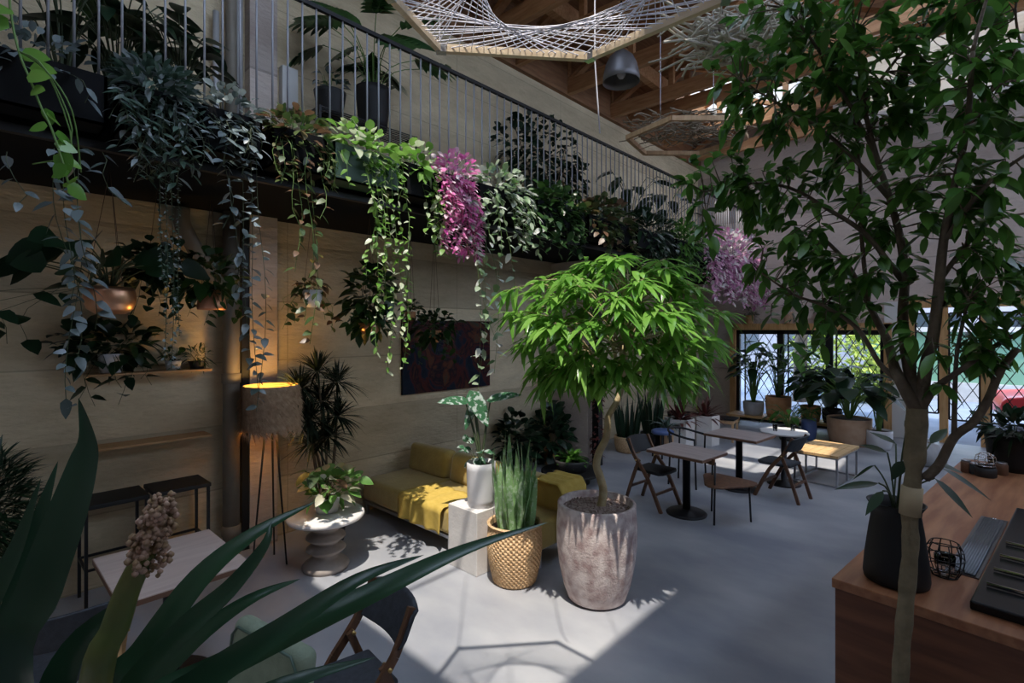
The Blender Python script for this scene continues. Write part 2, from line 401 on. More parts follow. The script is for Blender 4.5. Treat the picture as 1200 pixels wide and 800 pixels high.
# ================= THE SETTING =================
LX, BY, RX, NY = -5.55, 13.0, 3.4, -4.2
DECK = 7.3
m = MB(); m.box((LX-.3, NY-.3, -.2), (RX+.3, BY, 0)); struct('floor', m, M['floor'])
m = MB(); m.box((LX-.3, NY-.3, 0), (LX, BY+.3, DECK)); struct('wall_left', m, M['wall'])
CL = (2.0, 12.0, 4.6, 6.2)     # opening added high in the unseen right wall to brighten the room
m = MB(); m.box((RX, NY-.3, 0), (RX+.3, BY+.3, CL[2])); m.box((RX, NY-.3, CL[3]), (RX+.3, BY+.3, DECK)); m.box((RX, NY-.3, CL[2]), (RX+.3, CL[0], CL[3])); m.box((RX, CL[1], CL[2]), (RX+.3, BY+.3, CL[3])); struct('wall_right', m, M['wall2'])
m = MB()
for i in range(9): y = CL[0]+(CL[1]-CL[0])*i/8; m.box((RX+.08, y-.04, CL[2]), (RX+.16, y+.04, CL[3]))
struct('window_8', m, M['black'])  # mullions of the added right wall opening
m = MB(); m.box((LX, NY-.3, 0), (RX, NY, DECK)); struct('wall_front', m, M['wall2'])
WX0, WX1, WH = -4.58, -1.62, 2.2          # planted window
DX0, DX1, DH = -1.2, 2.9, 2.75            # lattice doorway
m = MB()
m.box((LX, BY, 0), (WX0, BY+.3, DECK)); m.box((WX0, BY, WH), (WX1, BY+.3, DECK)); m.box((DX0, BY, DH), (DX1, BY+.3, DECK)); m.box((DX1, BY, 0), (RX, BY+.3, DECK))
m.box((WX1, BY, DH), (DX0, BY+.3, DECK))
struct('wall_back', m, M['wall2'])
m = MB(); m.box((WX1, BY-.04, 0), (DX0, BY+.3, DH)); struct('pillar_white', m, M['white'])
# pier beside the yellow sofa and the pilaster behind the lamp
m = MB(); m.box((LX, 6.95, 0), (-4.8, 7.25, 3.32)); struct('pillar_concrete', m, M['wall2'])
m = MB(); m.box((LX, 1.97, 0), (LX+.14, 2.24, DECK-.9)); struct('trim_1', m, M['wall2'])
# roof deck with its skylight openings, and some cut only for their light
holes = [(-3.35, -.05, .19, 2.42), (-3.3, -2.55, 2.5, 5.0), (-1.75, .3, 6.2, 8.5), (-4.6, -2.7, 9.6, 11.8), (-1.9, 1.2, -4.0, -2.2)]  # last one, behind the camera, is added for fill light
xs = sorted({LX-.3, RX+.3}|{h[0] for h in holes}|{h[1] for h in holes}); ys = sorted({NY-.3, BY+.3}|{h[2] for h in holes}|{h[3] for h in holes})
slots = [(-1.8, 2.4, 12.05, 12.28), (-1.6, 2.4, 10.62, 10.85)]  # roof slits added so the sun strikes the white boards below
holes_all = holes+slots
xs = sorted(set(xs)|{v for s in slots for v in s[:2]}); ys = sorted(set(ys)|{v for s in slots for v in s[2:]})
m = MB()
for i in range(len(xs)-1):
    for j in range(len(ys)-1):
        cx, cy = (xs[i]+xs[i+1])/2, (ys[j]+ys[j+1])/2
        if not any(h[0] < cx < h[1] and h[2] < cy < h[3] for h in holes_all):
            m.box((xs[i], ys[j], DECK), (xs[i+1], ys[j+1], DECK+.12))
struct('ceiling', m, M['deck'])
for k, (a, b, c, d) in enumerate(holes):   # white boarded wells of the skylights
    m = MB(); z0, z1 = DECK-.34, DECK+(.3 if k < 2 else 1.0)
    m.box((a-.04, c-.04, z0), (a, d+.04, z1)); m.box((b, c-.04, z0), (b+.04, d+.04, z1)); m.box((a, c-.04, z0), (b, c, z1)); m.box((a, d, z0), (b, d+.04, z1))
    struct('trim_%d' % (k+10), m, M['whiteboard'])
    m = MB()
    m.bar(((a+b)/2, c, z1-.04), ((a+b)/2, d, z1-.04), .03, .05)
    struct('window_%d' % (k+10), m, M['black'])
# dark timber ledger on the wall top
m = MB(); m.box((LX, NY, 6.32), (LX+.08, BY, DECK)); struct('trim_8', m, M['deck'])
m = MB(); m.box((-2.4, 12.29, 6.28), (RX, 12.33, DECK)); struct('trim_20', m, M['whiteboard'])
m = MB(); m.box((-1.9, 10.86, 6.30), (RX, 10.90, DECK)); struct('trim_21', m, M['whiteboard'])
# timber trusses
for i, y in enumerate((-.6, 5.2, 6.0, 7.35, 8.75, 9.4, 10.98, 12.42)):
    m = MB(); z0 = 6.34
    m.box((LX, y-.05, z0), (RX, y+.05, z0+.24)); m.box((LX, y-.05, DECK-.18), (RX, y+.05, DECK))
    n = 7; st = (RX-LX)/n
    for k in range(n):
        xa = LX+k*st
        m.box((xa-.045+.05, y-.04, z0+.24), (xa+.045+.05, y+.04, DECK-.18))
        p, q = ((xa, z0+.2), (xa+st, DECK-.15)) if k % 2 == 0 else ((xa, DECK-.15), (xa+st, z0+.2))
        m.bar((p[0]+.05, y, p[1]), (q[0]+.05, y, q[1]), .07, .12, V((0, 1, 0)))
    o = struct('roof_beam' if i == 0 else 'roof_beam.%03d' % i, m, M['truss'])
for i, x in enumerate((-4.5, .45)):       # purlins running the other way below the deck
    m = MB(); m.box((x-.06, NY, 6.60), (x+.06, BY, 6.86)); struct('roof_beam', m, M['truss'])
# balcony slab
m = MB(); m.box((LX, NY, 3.34), (-4.17, BY, 3.63)); struct('balcony_slab', m, M['slab'])
m = MB(); m.bar((-4.15, NY, 3.60), (-4.15, BY, 3.60), .04, .10); m.bar((-4.15, NY, 3.36), (-4.15, BY, 3.36), .05, .05)
struct('trim_9', m, M['black'])
# window frame: timber surround, steel sashes and panes
w = MB(); w.box((WX0-.13, BY-.1, 0), (WX0, BY+.12, WH+.1)); w.box((WX1, BY-.1, 0), (WX1+.13, BY+.12, WH+.1)); w.box((WX0-.13, BY-.1, WH-.03), (WX1+.13, BY+.12, WH+.12))
win = struct('window_1', w, M['fir'])
f = MB(); sp = (WX1-WX0)/3
for k in range(4):
    x = WX0+k*sp; f.box((x-.07 if k else x, BY-.02, 0), (x+.07 if k < 3 else x, BY+.05, WH-.03))
f.box((WX0, BY-.02, WH-.13), (WX1, BY+.05, WH-.03)); f.box((WX0, BY-.02, 0), (WX1, BY+.05, .09))
f.build('window_frame', M['black'], win, smooth=False)
for k in range(3):
    g = MB(); g.box((WX0+k*sp+.06, BY+.01, .08), (WX0+(k+1)*sp-.06, BY+.018, WH-.12)); g.build('pane', M['glass'], win, smooth=False)
# doorway posts and head
w = MB()
for px in (1067, 1106, 1155):
    x = atY(px, 400, BY).x; w.box((x-.065, BY-.06, 0), (x+.065, BY+.1, DH))
w.box((DX0, BY-.06, DH-.14), (DX1, BY+.1, DH+.02))
struct('door_1', w, M['fir'])

# sun, sky, camera
sun = bpy.data.lights.new('sun', 'SUN'); sun.energy = SUN_E; sun.color = (1, .93, .82); sun.angle = math.radians(.6)
so = bpy.data.objects.new('sun', sun); C.objects.link(so)
so.rotation_euler = V((.25, -.25, 1)).to_track_quat('Z', 'Y').to_euler(); so.location = (3, 0, 12)
wd = bpy.data.worlds.new('sky'); bpy.context.scene.world = wd; wd.use_nodes = True
bg = wd.node_tree.nodes['Background']; bg.inputs[0].default_value = (.60, .75, 1, 1); bg.inputs[1].default_value = SKY_E
def portal(name, loc, sx, sy, rot):
    l = bpy.data.lights.new(name, 'AREA'); l.shape = 'RECTANGLE'; l.size = sx; l.size_y = sy; l.cycles.is_portal = True
    o = bpy.data.objects.new(name, l); C.objects.link(o); o.location = loc; o.rotation_euler = rot
for (a, b, c, d) in holes: portal('skylight_portal', ((a+b)/2, (c+d)/2, DECK+1.05), b-a, d-c, (0, 0, 0))
portal('window_portal', ((WX0+WX1)/2, BY+.35, WH/2), WX1-WX0, WH, (math.radians(-90), 0, 0))
portal('doorway_portal', ((DX0+DX1)/2, BY+.35, DH/2), DX1-DX0, DH, (math.radians(-90), 0, 0))
portal('added_window_portal', (RX+.3, (CL[0]+CL[1])/2, (CL[2]+CL[3])/2), CL[3]-CL[2], CL[1]-CL[0], (0, math.radians(90), 0))  # sampling aid for the added right wall opening
cd = bpy.data.cameras.new('camera'); co = bpy.data.objects.new('camera', cd); C.objects.link(co)
cd.sensor_width = 36; cd.lens = 36*FPX/1200; cd.shift_y = -15/1200; cd.clip_start = .05
co.location = (0, 0, CAMZ); co.rotation_euler = (math.radians(90), 0, math.radians(43))
sc = bpy.context.scene; sc.camera = co
sc.view_settings.view_transform = 'Standard'; sc.view_settings.look = 'None'; sc.view_settings.gamma = 1
sc.view_settings.use_curve_mapping = False; sc.view_settings.exposure = EXPO
sc.cycles.max_bounces = 8; sc.cycles.diffuse_bounces = 5; sc.cycles.transparent_max_bounces = 8; sc.cycles.sample_clamp_indirect = 6
sc.cycles.use_denoising = True

# ================= BALCONY =================
rail = T('balcony_railing', 'long black balcony railing with slim vertical bars above the planters', 'railing', (-4.15, 0, 3.65))
m = MB(); m.bar((0, -1.0, 1.25), (0, 12.95, 1.25), .035, .035); m.build('top_rail', M['black'], rail, smooth=False)
m = MB(); m.bar((0, -1.0, .06), (0, 12.95, .06), .03, .03); m.build('bottom_rail', M['black'], rail, smooth=False)
b0 = MB(); b0.tube([(0, 0, .05), (0, 0, 1.24)], .0085, 6); b0 = b0.build('baluster', M['bars'], rail)
b0.location = (0, .12, 0)
for i in range(1, 100):
    o = b0.copy(); C.objects.link(o); o.location = (0, .12+.12*i, 0)
mm = MB()
for i in range(100, 107): mm.tube([(0, .12+.12*i, .05), (0, .12+.12*i, 1.24)], .0085, 6)
o = mm.build('balusters', M['bars'], rail); o['kind'] = 'stuff'

def planter(y0, y1, label, boxm='slab', x0=-4.12, x1=-3.9, z0=3.42, z1=3.72, group=None):
    t = T('planter_box', label, 'planter', (x0, (y0+y1)/2, z0), 0, 'planters along the balcony edge')
    h = (y1-y0)/2-.015; w = x1-x0; H = z1-z0
    b = MB(); b.box((0, -h, 0), (w, -h+.015, H)); b.box((0, h-.015, 0), (w, h, H)); b.box((0, -h, 0), (.015, h, H)); b.box((w-.015, -h, 0), (w, h, H)); b.box((0, -h, 0), (w, h, .015))
    tr_ = b.build('trough', M[boxm], t, smooth=False)
    s = MB(); s.box((.015, -h+.015, H-.05), (w-.015, h-.015, H-.03)); s.build('soil', M['soil'], tr_, smooth=False)
    return t, h, w, H
def fill(t, h, w, H, lmat, n, L, Wd, vines=0, vlen=(.3, .8), gap=.05, vL=.06, vW=.04, rz=.16, up=.3, shape='oval', extra=None, smat='stem', droop=.35, dens=1, rx=.17, rise=.06):
    lm, sm = MB(), MB()
    bush(lm, (w/2+.03, 0, H+.03), (rx, h*1.02, rz), n, L, Wd, droop, shape, 4, up)
    stems(sm, (w/2, 0, H-.05), (w/2, 0, H+.03), (rx, h, rz), 8, .003)
    for k in range(vines):
        y = rnd.uniform(-h, h); ln = rnd.uniform(*vlen)
        vine(lm, sm, (w*.8, y, H-.03), ln, vL, vW, gap, V((rnd.uniform(.07, .2), rnd.uniform(-.08, .08), 0)), .07, .04, shape, dens=dens)
    if extra: extra(lm, sm)
    lm.build('foliage', M[lmat], t); sm.build('stems', M[smat], t)

def at(t, px, py, X=-3.85): return atX(px, py, X)-t.location
# nearest: silver vines, far down
t, h, w, H = planter(-.1, .62, 'black balcony planter with silver leaved vine hanging almost to the copper bowl')
def ex(lm, sm):
    for px, ln in ((62, .9), (74, 1.35), (82, 1.6), (90, 1.1), (8, .35), (120, .35)):
        p = at(t, px, 178, -3.9); vine(lm, sm, p, ln, .085, .05, .062, V((.12, .02, 0)), .05, .07)
fill(t, h, w, H, 'l_silver', 110, .08, .04, 6, (.15, .3), .05, .085, .045, .16, extra=ex, smat='stemd')
t, h, w, H = planter(.64, 1.08, 'black balcony planter spilling narrow grey green leaves, with bead like strands')
def ex(lm, sm):
    for px, ln in ((193, 1.35), (200, 1.42), (207, 1.2), (186, .8)):
        p = at(t, px, 190, -3.88); vine(lm, sm, p, ln, .024, .018, .013, V((.05, 0, 0)), .03, .012)
fill(t, h, w, H, 'l_grey', 520, .10, .032, 30, (.25, .65), .035, .09, .03, .16, extra=ex, shape='lance', smat='stemd', rx=.24)
t, h, w, H = planter(1.1, 1.52, 'black balcony planter with pale blotched vine beside the tall pipe')
def ex(lm, sm):
    for px, ln in ((268, 1.0), (282, 1.5), (292, 1.75), (300, 1.9), (262, .5)):
        p = at(t, px, 190, -3.88); vine(lm, sm, p, ln, .08, .05, .06, V((.1, 0, 0)), .05, .05)
fill(t, h, w, H, 'l_silver', 120, .085, .045, 14, (.2, .5), .05, .08, .045, .16, extra=ex, smat='stemd')
t, h, w, H = planter(1.56, 2.02, 'black balcony planter of bronze tinged leaves with cream edged trailing stems')
def ex(lm, sm):
    for px, ln in ((345, .9), (356, 1.3), (362, 1.5), (340, .6), (372, .5)):
        p = at(t, px, 190, -3.88); vine(lm, sm, p, ln, .075, .045, .06, V((.1, 0, 0)), .05, .05)
fill(t, h, w, H, 'l_mottle', 150, .11, .055, 14, (.2, .45), extra=ex)
t, h, w, H = planter(2.05, 2.72, 'dark green balcony planter with bright pothos trailing far below', 'greenbox')
def ex(lm, sm):
    for px, ln in ((425, 1.0), (432, 1.35), (436, 1.7), (441, 1.2), (447, 1.9), (455, 1.6), (462, 1.9), (468, 1.2), (428, .8)):
        p = at(t, px, 195, -3.86); vine(lm, sm, p, ln, .06, .036, .042, V((.12, .02, 0)), .08, .06)
fill(t, h, w, H, 'l_pothos', 150, .12, .07, 5, (.2, .45), extra=ex, shape='heart', rz=.2)
t, h, w, H = planter(2.75, 3.12, 'black balcony planter of light green pothos left of the pink plant')
fill(t, h, w, H, 'l_pothos', 110, .11, .065, 6, (.4, .9), .05, .075, .05, .2, shape='heart')
t, h, w, H = planter(3.15, 3.62, 'black balcony planter overflowing with vivid magenta tradescantia')
fill(t, h, w, H, 'l_pink', 260, .085, .038, 46, (.35, .85), .022, .075, .034, .22, shape='oval', smat='stemd', rx=.24)
t, h, w, H = planter(3.66, 4.55, 'black balcony planter of white edged leaves trailing past the dark painting')
def ex(lm, sm):
    for px, ln in ((560, 1.6), (568, 1.9), (552, 2.1), (578, 1.5), (585, 1.2), (548, 1.8)):
        p = at(t, px, 235, -3.84); vine(lm, sm, p, ln, .10, .062, .085, V((.16, 0, 0)), .06, .08)
fill(t, h, w, H, 'l_varieg', 210, .11, .055, 16, (.3, .7), .045, .09, .05, .24, shape='oval', extra=ex)
t, h, w, H = planter(4.6, 5.6, 'black balcony planter of dark heart leaves just beyond the white edged plant')
fill(t, h, w, H, 'l_dark', 220, .13, .085, 16, (.3, .7), .05, .10, .07, .26, shape='heart', smat='stemd')
t, h, w, H = planter(5.65, 6.9, 'black balcony planter of mottled brown green leaves above the terracotta wall pot')
fill(t, h, w, H, 'l_mottle', 260, .14, .09, 14, (.25, .6), .05, .1, .07, .28, shape='heart', smat='stemd')
t, h, w, H = planter(6.95, 8.2, 'black balcony planter of long deep green leaves behind the pale trunked tree')
fill(t, h, w, H, 'l_deep', 230, .2, .06, 10, (.3, .6), .05, .1, .06, .32, shape='lance', smat='stemd')
t, h, w, H = planter(8.25, 9.4, 'black balcony planter of feathery mid green foliage before the far end')
fill(t, h, w, H, 'l_tree', 420, .17, .045, 20, (.3, .8), .05, .11, .04, .36, shape='lance', smat='stemd')
t, h, w, H = planter(9.5, 12.7, 'black balcony planter of pink and white tradescantia at the far end')
fill(t, h, w, H, 'l_pinkw', 900, .13, .06, 90, (.4, 1.1), .03, .12, .055, .5, shape='oval', smat='stemd', rx=.42)

# on the balcony floor, against the wall
BZ = 3.63
t = T('wire_plant_rack', 'low black wire rack on the balcony behind the bright pothos', 'rack', (-4.95, 2.95, BZ))
for sx in (-.18, .18):
    for sy in (-.57, .57):
        m = MB(); m.bar((sx, sy, 0), (sx, sy, .74), .022, .022); m.build('leg', M['black'], t, smooth=False)
m = MB()
for x in [-.18+.045*i for i in range(9)]: m.bar((x, -.57, .735), (x, .57, .735), .01, .01)
for y in (-.57, 0, .57): m.bar((-.18, y, .725), (.18, y, .725), .02, .02)
m.build('wire_shelf', M['black'], t, smooth=False)
RZ = BZ+.742
t = T('potted_monstera', 'split leaf plant in a large black pot on the wire rack', 'plant', (-4.95, 3.08, RZ))
pot(t, .15, .19, .44, M['blackm'])
lm, sm = MB(), MB(); broad(lm, sm, (0, 0, .4), 13, .75, .46, .46, .62, 'split', nb=V((.7, -.4, .5))); lm.build('foliage', M['l_dark'], t); sm.build('stems', M['stem'], t)
t = T('potted_trailer', 'smaller black pot with a wispy plant at the rack\'s other end', 'plant', (-4.95, 2.58, RZ))
pot(t, .12, .16, .24, M['blackm'])
lm, sm = MB(), MB(); bush(lm, (0, 0, .32), (.16, .16, .14), 40, .09, .05, .3, 'heart'); stems(sm, (0, 0, .2), (0, 0, .32), (.15, .15, .14), 8); lm.build('foliage', M['l_grey'], t); sm.build('stems', M['stem'], t)
m = MB(); p = atX(336, 106, LX); m.box((LX, p.y-.085, p.z-.22), (LX+.09, p.y+.085, p.z+.22)); o = m.build('meter_box', M['white'], bevel=.006)
tag(o, 'pale rectangular box fixed to the concrete wall above the balcony floor', 'electrical box')
# pipes
def pipe(name, label, X, px, r, z0, z1, m='pipe', rings=()):
    y = atX(px, 400, X).y; t = T(name, label, 'pipe', (X, y, z0))
    b = MB(); b.tube([(0, 0, 0), (0, 0, z1-z0)], r, 16); b.build('tube', M[m], t)
    for z in rings:
        b = MB(); b.lathe([(r*1.02, z-.05), (r*1.14, z-.045), (r*1.14, z+.045), (r*1.02, z+.05)], (0, 0, 0), 16); b.build('coupling', M[m], t)
    return t
t = pipe('drain_pipe', 'thick brown drain pipe running down the wall beside the fur lamp', -5.40, 271, .075, 0, 3.33, rings=(.25, 1.72))
b = MB(); b.tube(smoothpath([(.0, -.42, 3.3), (.0, -.40, 3.12), (0, -.2, 2.75), (0, -.02, 2.5)], 4), .07, 14); b.build('branch_elbow', M['pipe'], t)
m = MB(); y = atX(287, 400, -5.48).y; m.box((LX, y-.045, 0), (LX+.12, y+.045, 3.33)); o = m.build('steel_channel', M['black'], smooth=False); tag(o, 'narrow black upright steel channel between the drain pipe and the pilaster', 'channel')
pipe('riser_pipe', 'dark tall pipe on the upper wall beside the pilaster', -5.42, 271, .05, BZ, 6.3, 'pipe')
pipe('grey_conduit', 'pale grey full height conduit on the upper wall beside the dark tall pipe', -5.44, 280, .035, BZ, 6.3, 'greypipe')
pipe('conduit_stub', 'short pale grey conduit ending halfway up the upper wall', -5.46, 253, .028, BZ, 5.25, 'greypipe')
# dark plants behind the bars at the near end of the balcony
def bigpot(loc, label, lmat, n, Hh, L, Wd, sp, name='potted_plant', shape='heart', r=.16, h=.3, potm='blackm', droop=.35):
    t = T(name, label, 'plant', loc)
    pot(t, r*.75, r, h, M[potm]); lm, sm = MB(), MB(); broad(lm, sm, (0, 0, h-.04), n, Hh, L, Wd, sp, shape, droop)
    lm.build('foliage', M[lmat], t); sm.build('stems', M['stemd'], t); return t
p = atX(75, 60, -4.75); bigpot((-4.75, p.y, BZ), 'dark split leaf plant behind the nearest balcony bars', 'l_dark', 14, 1.15, .32, .28, .42, shape='split')
p = atX(138, 60, -4.75); bigpot((-4.75, p.y, BZ), 'dense dark plant with long leaves behind the bars, next to the split leaf one', 'l_deep', 34, .85, .34, .13, .4, shape='lance')
p = atX(212, 80, -4.75); bigpot((-4.75, p.y, BZ), 'rubber plant with rounded near black leaves behind the bars by the pipes', 'l_deep', 26, .8, .26, .13, .32, shape='oval')
# pale climbing vine at the railing's near end
t = T('climbing_pothos', 'pale lime vine with holed round leaves twining down the nearest bars', 'plant', tuple(W(22, 60, 2.75)))
lm, sm = MB(), MB(); q = [W(a, b, c)-t.location for a, b, c in ((8, -60, 2.75), (12, 10, 2.75), (22, 60, 2.74), (36, 95, 2.72), (48, 125, 2.7), (60, 150, 2.7), (72, 185, 2.72), (80, 215, 2.74))]
q = smoothpath(q, 4); sm.tube(q, .006, 6)
for i, p in enumerate(q):
    if i % 2 == 0 or i > 20:
        l = rnd.uniform(.10, .19) if i < 14 else rnd.uniform(.07, .11)
        lm.leaf(p+rv(.02), V((rnd.uniform(-.6, .6), rnd.uniform(-1, 1), rnd.uniform(-.6, .3))), l, l*.85, V((.8, -.6, .5)), .2, .1, 6, 'heart')
for k in range(3): sm.tube(smoothpath([q[8], q[8]+V((.1, .1, -.1)), q[8]+V((.15, .2, -.5+.1*k)), q[8]+V((.05, .05+.1*k, -.6))], 4), .004, 5)
lm.build('foliage', M['l_bright'], t); sm.build('stems', M['stem'], t)
# climbing ivy further along the upper wall
t = T('wall_ivy', 'dark ivy mass climbing the upper wall behind the railing', 'plant', (-5.15, 6.4, BZ))
pot(t, .2, .24, .35, M['blackm'])
lm, sm = MB(), MB(); bush(lm, (-.1, 0, 1.15), (.2, 1.15, .85), 620, .14, .09, .4, 'heart', 4, 0); stems(sm, (0, 0, .3), (-.1, 0, 1.1), (.15, 1, .8), 16, .008); lm.build('foliage', M['l_deep'], t); sm.build('stems', M['twig'], t)
bigpot((-4.8, 8.3, BZ), 'dark long stalked plant against the lit upper wall past the ivy', 'l_deep', 18, 1.25, .4, .2, .6)
bigpot((-4.8, 9.6, BZ), 'dark broad leaved plant at the far end of the upper wall', 'l_deep', 18, 1.0, .4, .2, .6)

# ================= UNDER THE BALCONY =================
def hanging(px, py, X, label, potm, prof, fol, name='hanging_plant', soffit=3.33, nc=3):
    p = atX(px, py, X); t = T(name, label, 'hanging plant', tuple(p), 0, 'pots hanging under the balcony')
    b = MB(); b.lathe(prof, n=28); po = b.build('pot', M[potm], t)
    top = prof[-2][1]; rt = prof[-2][0]
    s = MB(); s.lathe([(rt-.004, top-.025), (.01, top-.02)], n=20); s.build('soil', M['soil'], po)
    for k in range(nc):
        a = 2.1*k+.4; c = MB(); c.tube([(rt*math.cos(a), rt*math.sin(a), top-.01), (0, 0, soffit-p.z)], .0022, 5); c.build('cord', M['twig'], t)
    lm, sm = MB(), MB(); fol(lm, sm, top); 
    return t, lm, sm
bowl = [(.02, -.10), (.09, -.095), (.135, -.06), (.155, 0), (.15, .06), (.14, .095), (.134, .095), (.14, .03)]
def fo(lm, sm, z):
    broad(lm, sm, (0, 0, z), 22, .3, .19, .15, .46, nb=V((.8, -.5, .4))); broad(lm, sm, (-.02, -.12, z), 9, .2, .2, .16, .5, nb=V((.8, -.5, .4))); 
    for k in range(4): vine(lm, sm, (.0, -.1, z), rnd.uniform(.2, .5), .13, .1, .12, V((-.1+.06*k, -.35-.1*k, 0)), .1)
t, lm, sm = hanging(129, 352, -4.6, 'polished copper bowl with large dark heart leaves hanging under the balcony', 'copper', bowl, fo); lm.build('foliage', M['l_deep'], t); sm.build('stems', M['stemd'], t)
cone = [(.02, -.085), (.105, -.085), (.112, -.06), (.085, .08), (.078, .08), (.08, .05)]
def fo(lm, sm, z):
    bush(lm, (0, 0, z+.12), (.2, .24, .2), 110, .12, .075, .35, 'heart'); stems(sm, (0, 0, z-.03), (0, 0, z+.1), (.15, .15, .15), 10)
    for k in range(5): vine(lm, sm, (.06*math.cos(k), .06*math.sin(k), z), rnd.uniform(.15, .35), .08, .06, .06, V((.15*math.cos(k), .2*math.sin(k), 0)), .1)
t, lm, sm = hanging(248, 351, -4.8, 'small flared copper pot with bushy green plant hanging beside the drain pipe', 'copperm', cone, fo); lm.build('foliage', M['l_dark'], t); sm.build('stems', M['stemd'], t)
small = [(.02, -.07), (.05, -.07), (.075, .0), (.078, .07), (.07, .07), (.072, .04)]
def fo(lm, sm, z):
    bush(lm, (0, 0, z+.02), (.13, .14, .12), 60, .09, .07, .4, 'heart')
    for k in range(9): vine(lm, sm, (.05*math.cos(k), .05*math.sin(k), z), rnd.uniform(.2, .5), .09, .07, .07, V((.13*math.cos(k*.7), .2*math.sin(k*.7), 0)), .1)
p = atX(185, 330, -4.9)
t, lm, sm = hanging(185, 322, -4.9, 'hidden pot of dark trailing leaves hanging between the two copper pots', 'blackm', small, fo)
bush(lm, (0, 0, .1), (.2, .26, .18), 90, .12, .085, .4, 'heart')
lm.build('foliage', M['l_deep'], t); sm.build('stems', M['stemd'], t)
def fo(lm, sm, z):
    bush(lm, (-.05, 0, z+.06), (.12, .15, .09), 40, .09, .07, .4, 'heart')
    for k in range(6): vine(lm, sm, (-.03, .06*(-1)**k, z), rnd.uniform(.2, .42), .09, .07, .08, V((-.03, (.1+.02*k)*(-1)**k, 0)), .06)
t, lm, sm = hanging(366, 350, -4.7, 'small white pot with sparse ivy hanging clear of the lamp', 'whitepot', [(r*1.15, z*1.15) for r, z in small], fo); lm.build('foliage', M['l_mottle'], t); sm.build('stems', M['stem'], t)
bk = [(.02, -.06), (.07, -.06), (.1, -.02), (.112, .05), (.104, .05), (.1, .01)]
def fo(lm, sm, z):
    bush(lm, (0, 0, z+.28), (.22, .24, .3), 150, .15, .1, .4, 'heart', 4); bush(lm, (0, 0, z), (.24, .26, .1), 60, .1, .07, .5, 'oval')
    stems(sm, (0, 0, z-.03), (0, 0, z+.25), (.18, .18, .25), 12)
t, lm, sm = hanging(433, 384, -4.6, 'brass coloured pot with tall dark leaves hanging left of the dark painting', 'copper', bk, fo); lm.build('foliage', M['l_dark'], t); sm.build('stems', M['stemd'], t)
def fo(lm, sm, z):
    bush(lm, (0, 0, z+.06), (.25, .27, .16), 120, .12, .07, .45, 'oval')
    for k in range(7): vine(lm, sm, (.05*math.cos(k), .05*math.sin(k), z), rnd.uniform(.2, .5), .08, .05, .06, V((.15*math.cos(k), .22*math.sin(k), 0)), .1)
t, lm, sm = hanging(509, 394, -4.75, 'terracotta pot with drooping leaves hanging before the dark painting', 'terra', [(r*1.05, z) for r, z in small], fo); lm.build('foliage', M['l_dark'], t); sm.build('stems', M['stemd'], t)
t, lm, sm = hanging(481, 371, -4.9, 'tiny terracotta pot hanging behind the brass coloured pot', 'terra', [(r*.8, z*.8) for r, z in small], lambda l, s, z: bush(l, (0, 0, z+.02), (.1, .1, .1), 34, .09, .06, .4, 'heart')); lm.build('foliage', M['l_dark'], t)
stems(sm, (0, 0, 0), (0, 0, .08), (.08, .08, .08), 6); sm.build('stems', M['stemd'], t)
# shelves
for (z, lab) in ((1.80, 'upper timber wall shelf holding small potted plants'), (1.19, 'empty lower timber wall shelf over the black stools')):
    m = MB(); m.box((LX, .70, z+.008), (LX+.24, 1.6, z+.028)); o = m.build('wall_shelf', M['shelf'], bevel=.003); tag(o, lab, 'shelf', 'timber wall shelves')
def smallpot(x, y, z, r, h, potm, label, lmat, fr, n, L, Wd, shape='oval', name='potted_plant', tr=0, up=.4, soil='soil', group=None):
    t = T(name, label, 'plant', (x, y, z), 0, group)
    pot(t, r*.8, r, h, M[potm], inner=.025); lm, sm = MB(), MB()
    bush(lm, (0, 0, h+fr[2]*.6), fr, n, L, Wd, .35, shape, 4, up); stems(sm, (0, 0, h-.03), (0, 0, h+fr[2]*.6), fr, 7, .0025)
    for k in range(tr): vine(lm, sm, (r*.8*math.cos(k*1.3), r*.8*math.sin(k*1.3), h), rnd.uniform(.15, .45), L, Wd, L*.9, V((.14*abs(math.cos(k*1.3))+.04, .16*math.sin(k*1.3), 0)), .06)
    lm.build('foliage', M[lmat], t); sm.build('stems', M['stemd'], t); return t
SZ = 1.83
p = atX(130, 425, -5.4); smallpot(-5.41, p.y, SZ, .09, .16, 'whitepot', 'white pot with dark leaves spilling over the upper shelf', 'l_deep', (.12, .36, .16), 120, .14, .085, 'heart', tr=7)
p = atX(203, 425, -5.41); smallpot(-5.41, p.y, SZ, .065, .08, 'greypot', 'little grey pot on the upper shelf left of the tuft', 'l_dark', (.06, .07, .08), 30, .07, .04)
p = atX(231, 425, -5.41); smallpot(-5.41, p.y, SZ, .07, .07, 'blackm', 'little black pot with a fuzzy tuft at the upper shelf\'s end', 'l_dark', (.07, .1, .08), 90, .08, .012)
# painting
t = T('abstract_painting', 'large dark unframed abstract painting with blue, rust and green patches on the concrete wall', 'painting', (LX+.03, 4.64, 1.83))
m = MB(); m.box((-.028, -.78, -.48), (.012, .78, .48)); 
pm, nt, b = _new('abstract_paint'); N = nt.nodes; tc = N.new('ShaderNodeTexCoord'); no = N.new('ShaderNodeTexNoise'); no.inputs['Scale'].default_value = 2.6; no.inputs['Detail'].default_value = 6; no.inputs['Distortion'].default_value = 1.2
r = N.new('ShaderNodeValToRGB'); cr = r.color_ramp; cr.elements[0].position = .3; cr.elements[0].color = (.004, .006, .014, 1); cr.elements[1].position = .8; cr.elements[1].color = (.01, .06, .045, 1)
for ps, cc in ((.42, (.006, .015, .03)), (.5, (.07, .012, .008)), (.55, (.006, .006, .012)), (.62, (.10, .03, .012))):
    e = cr.elements.new(ps); e.color = (*cc, 1)
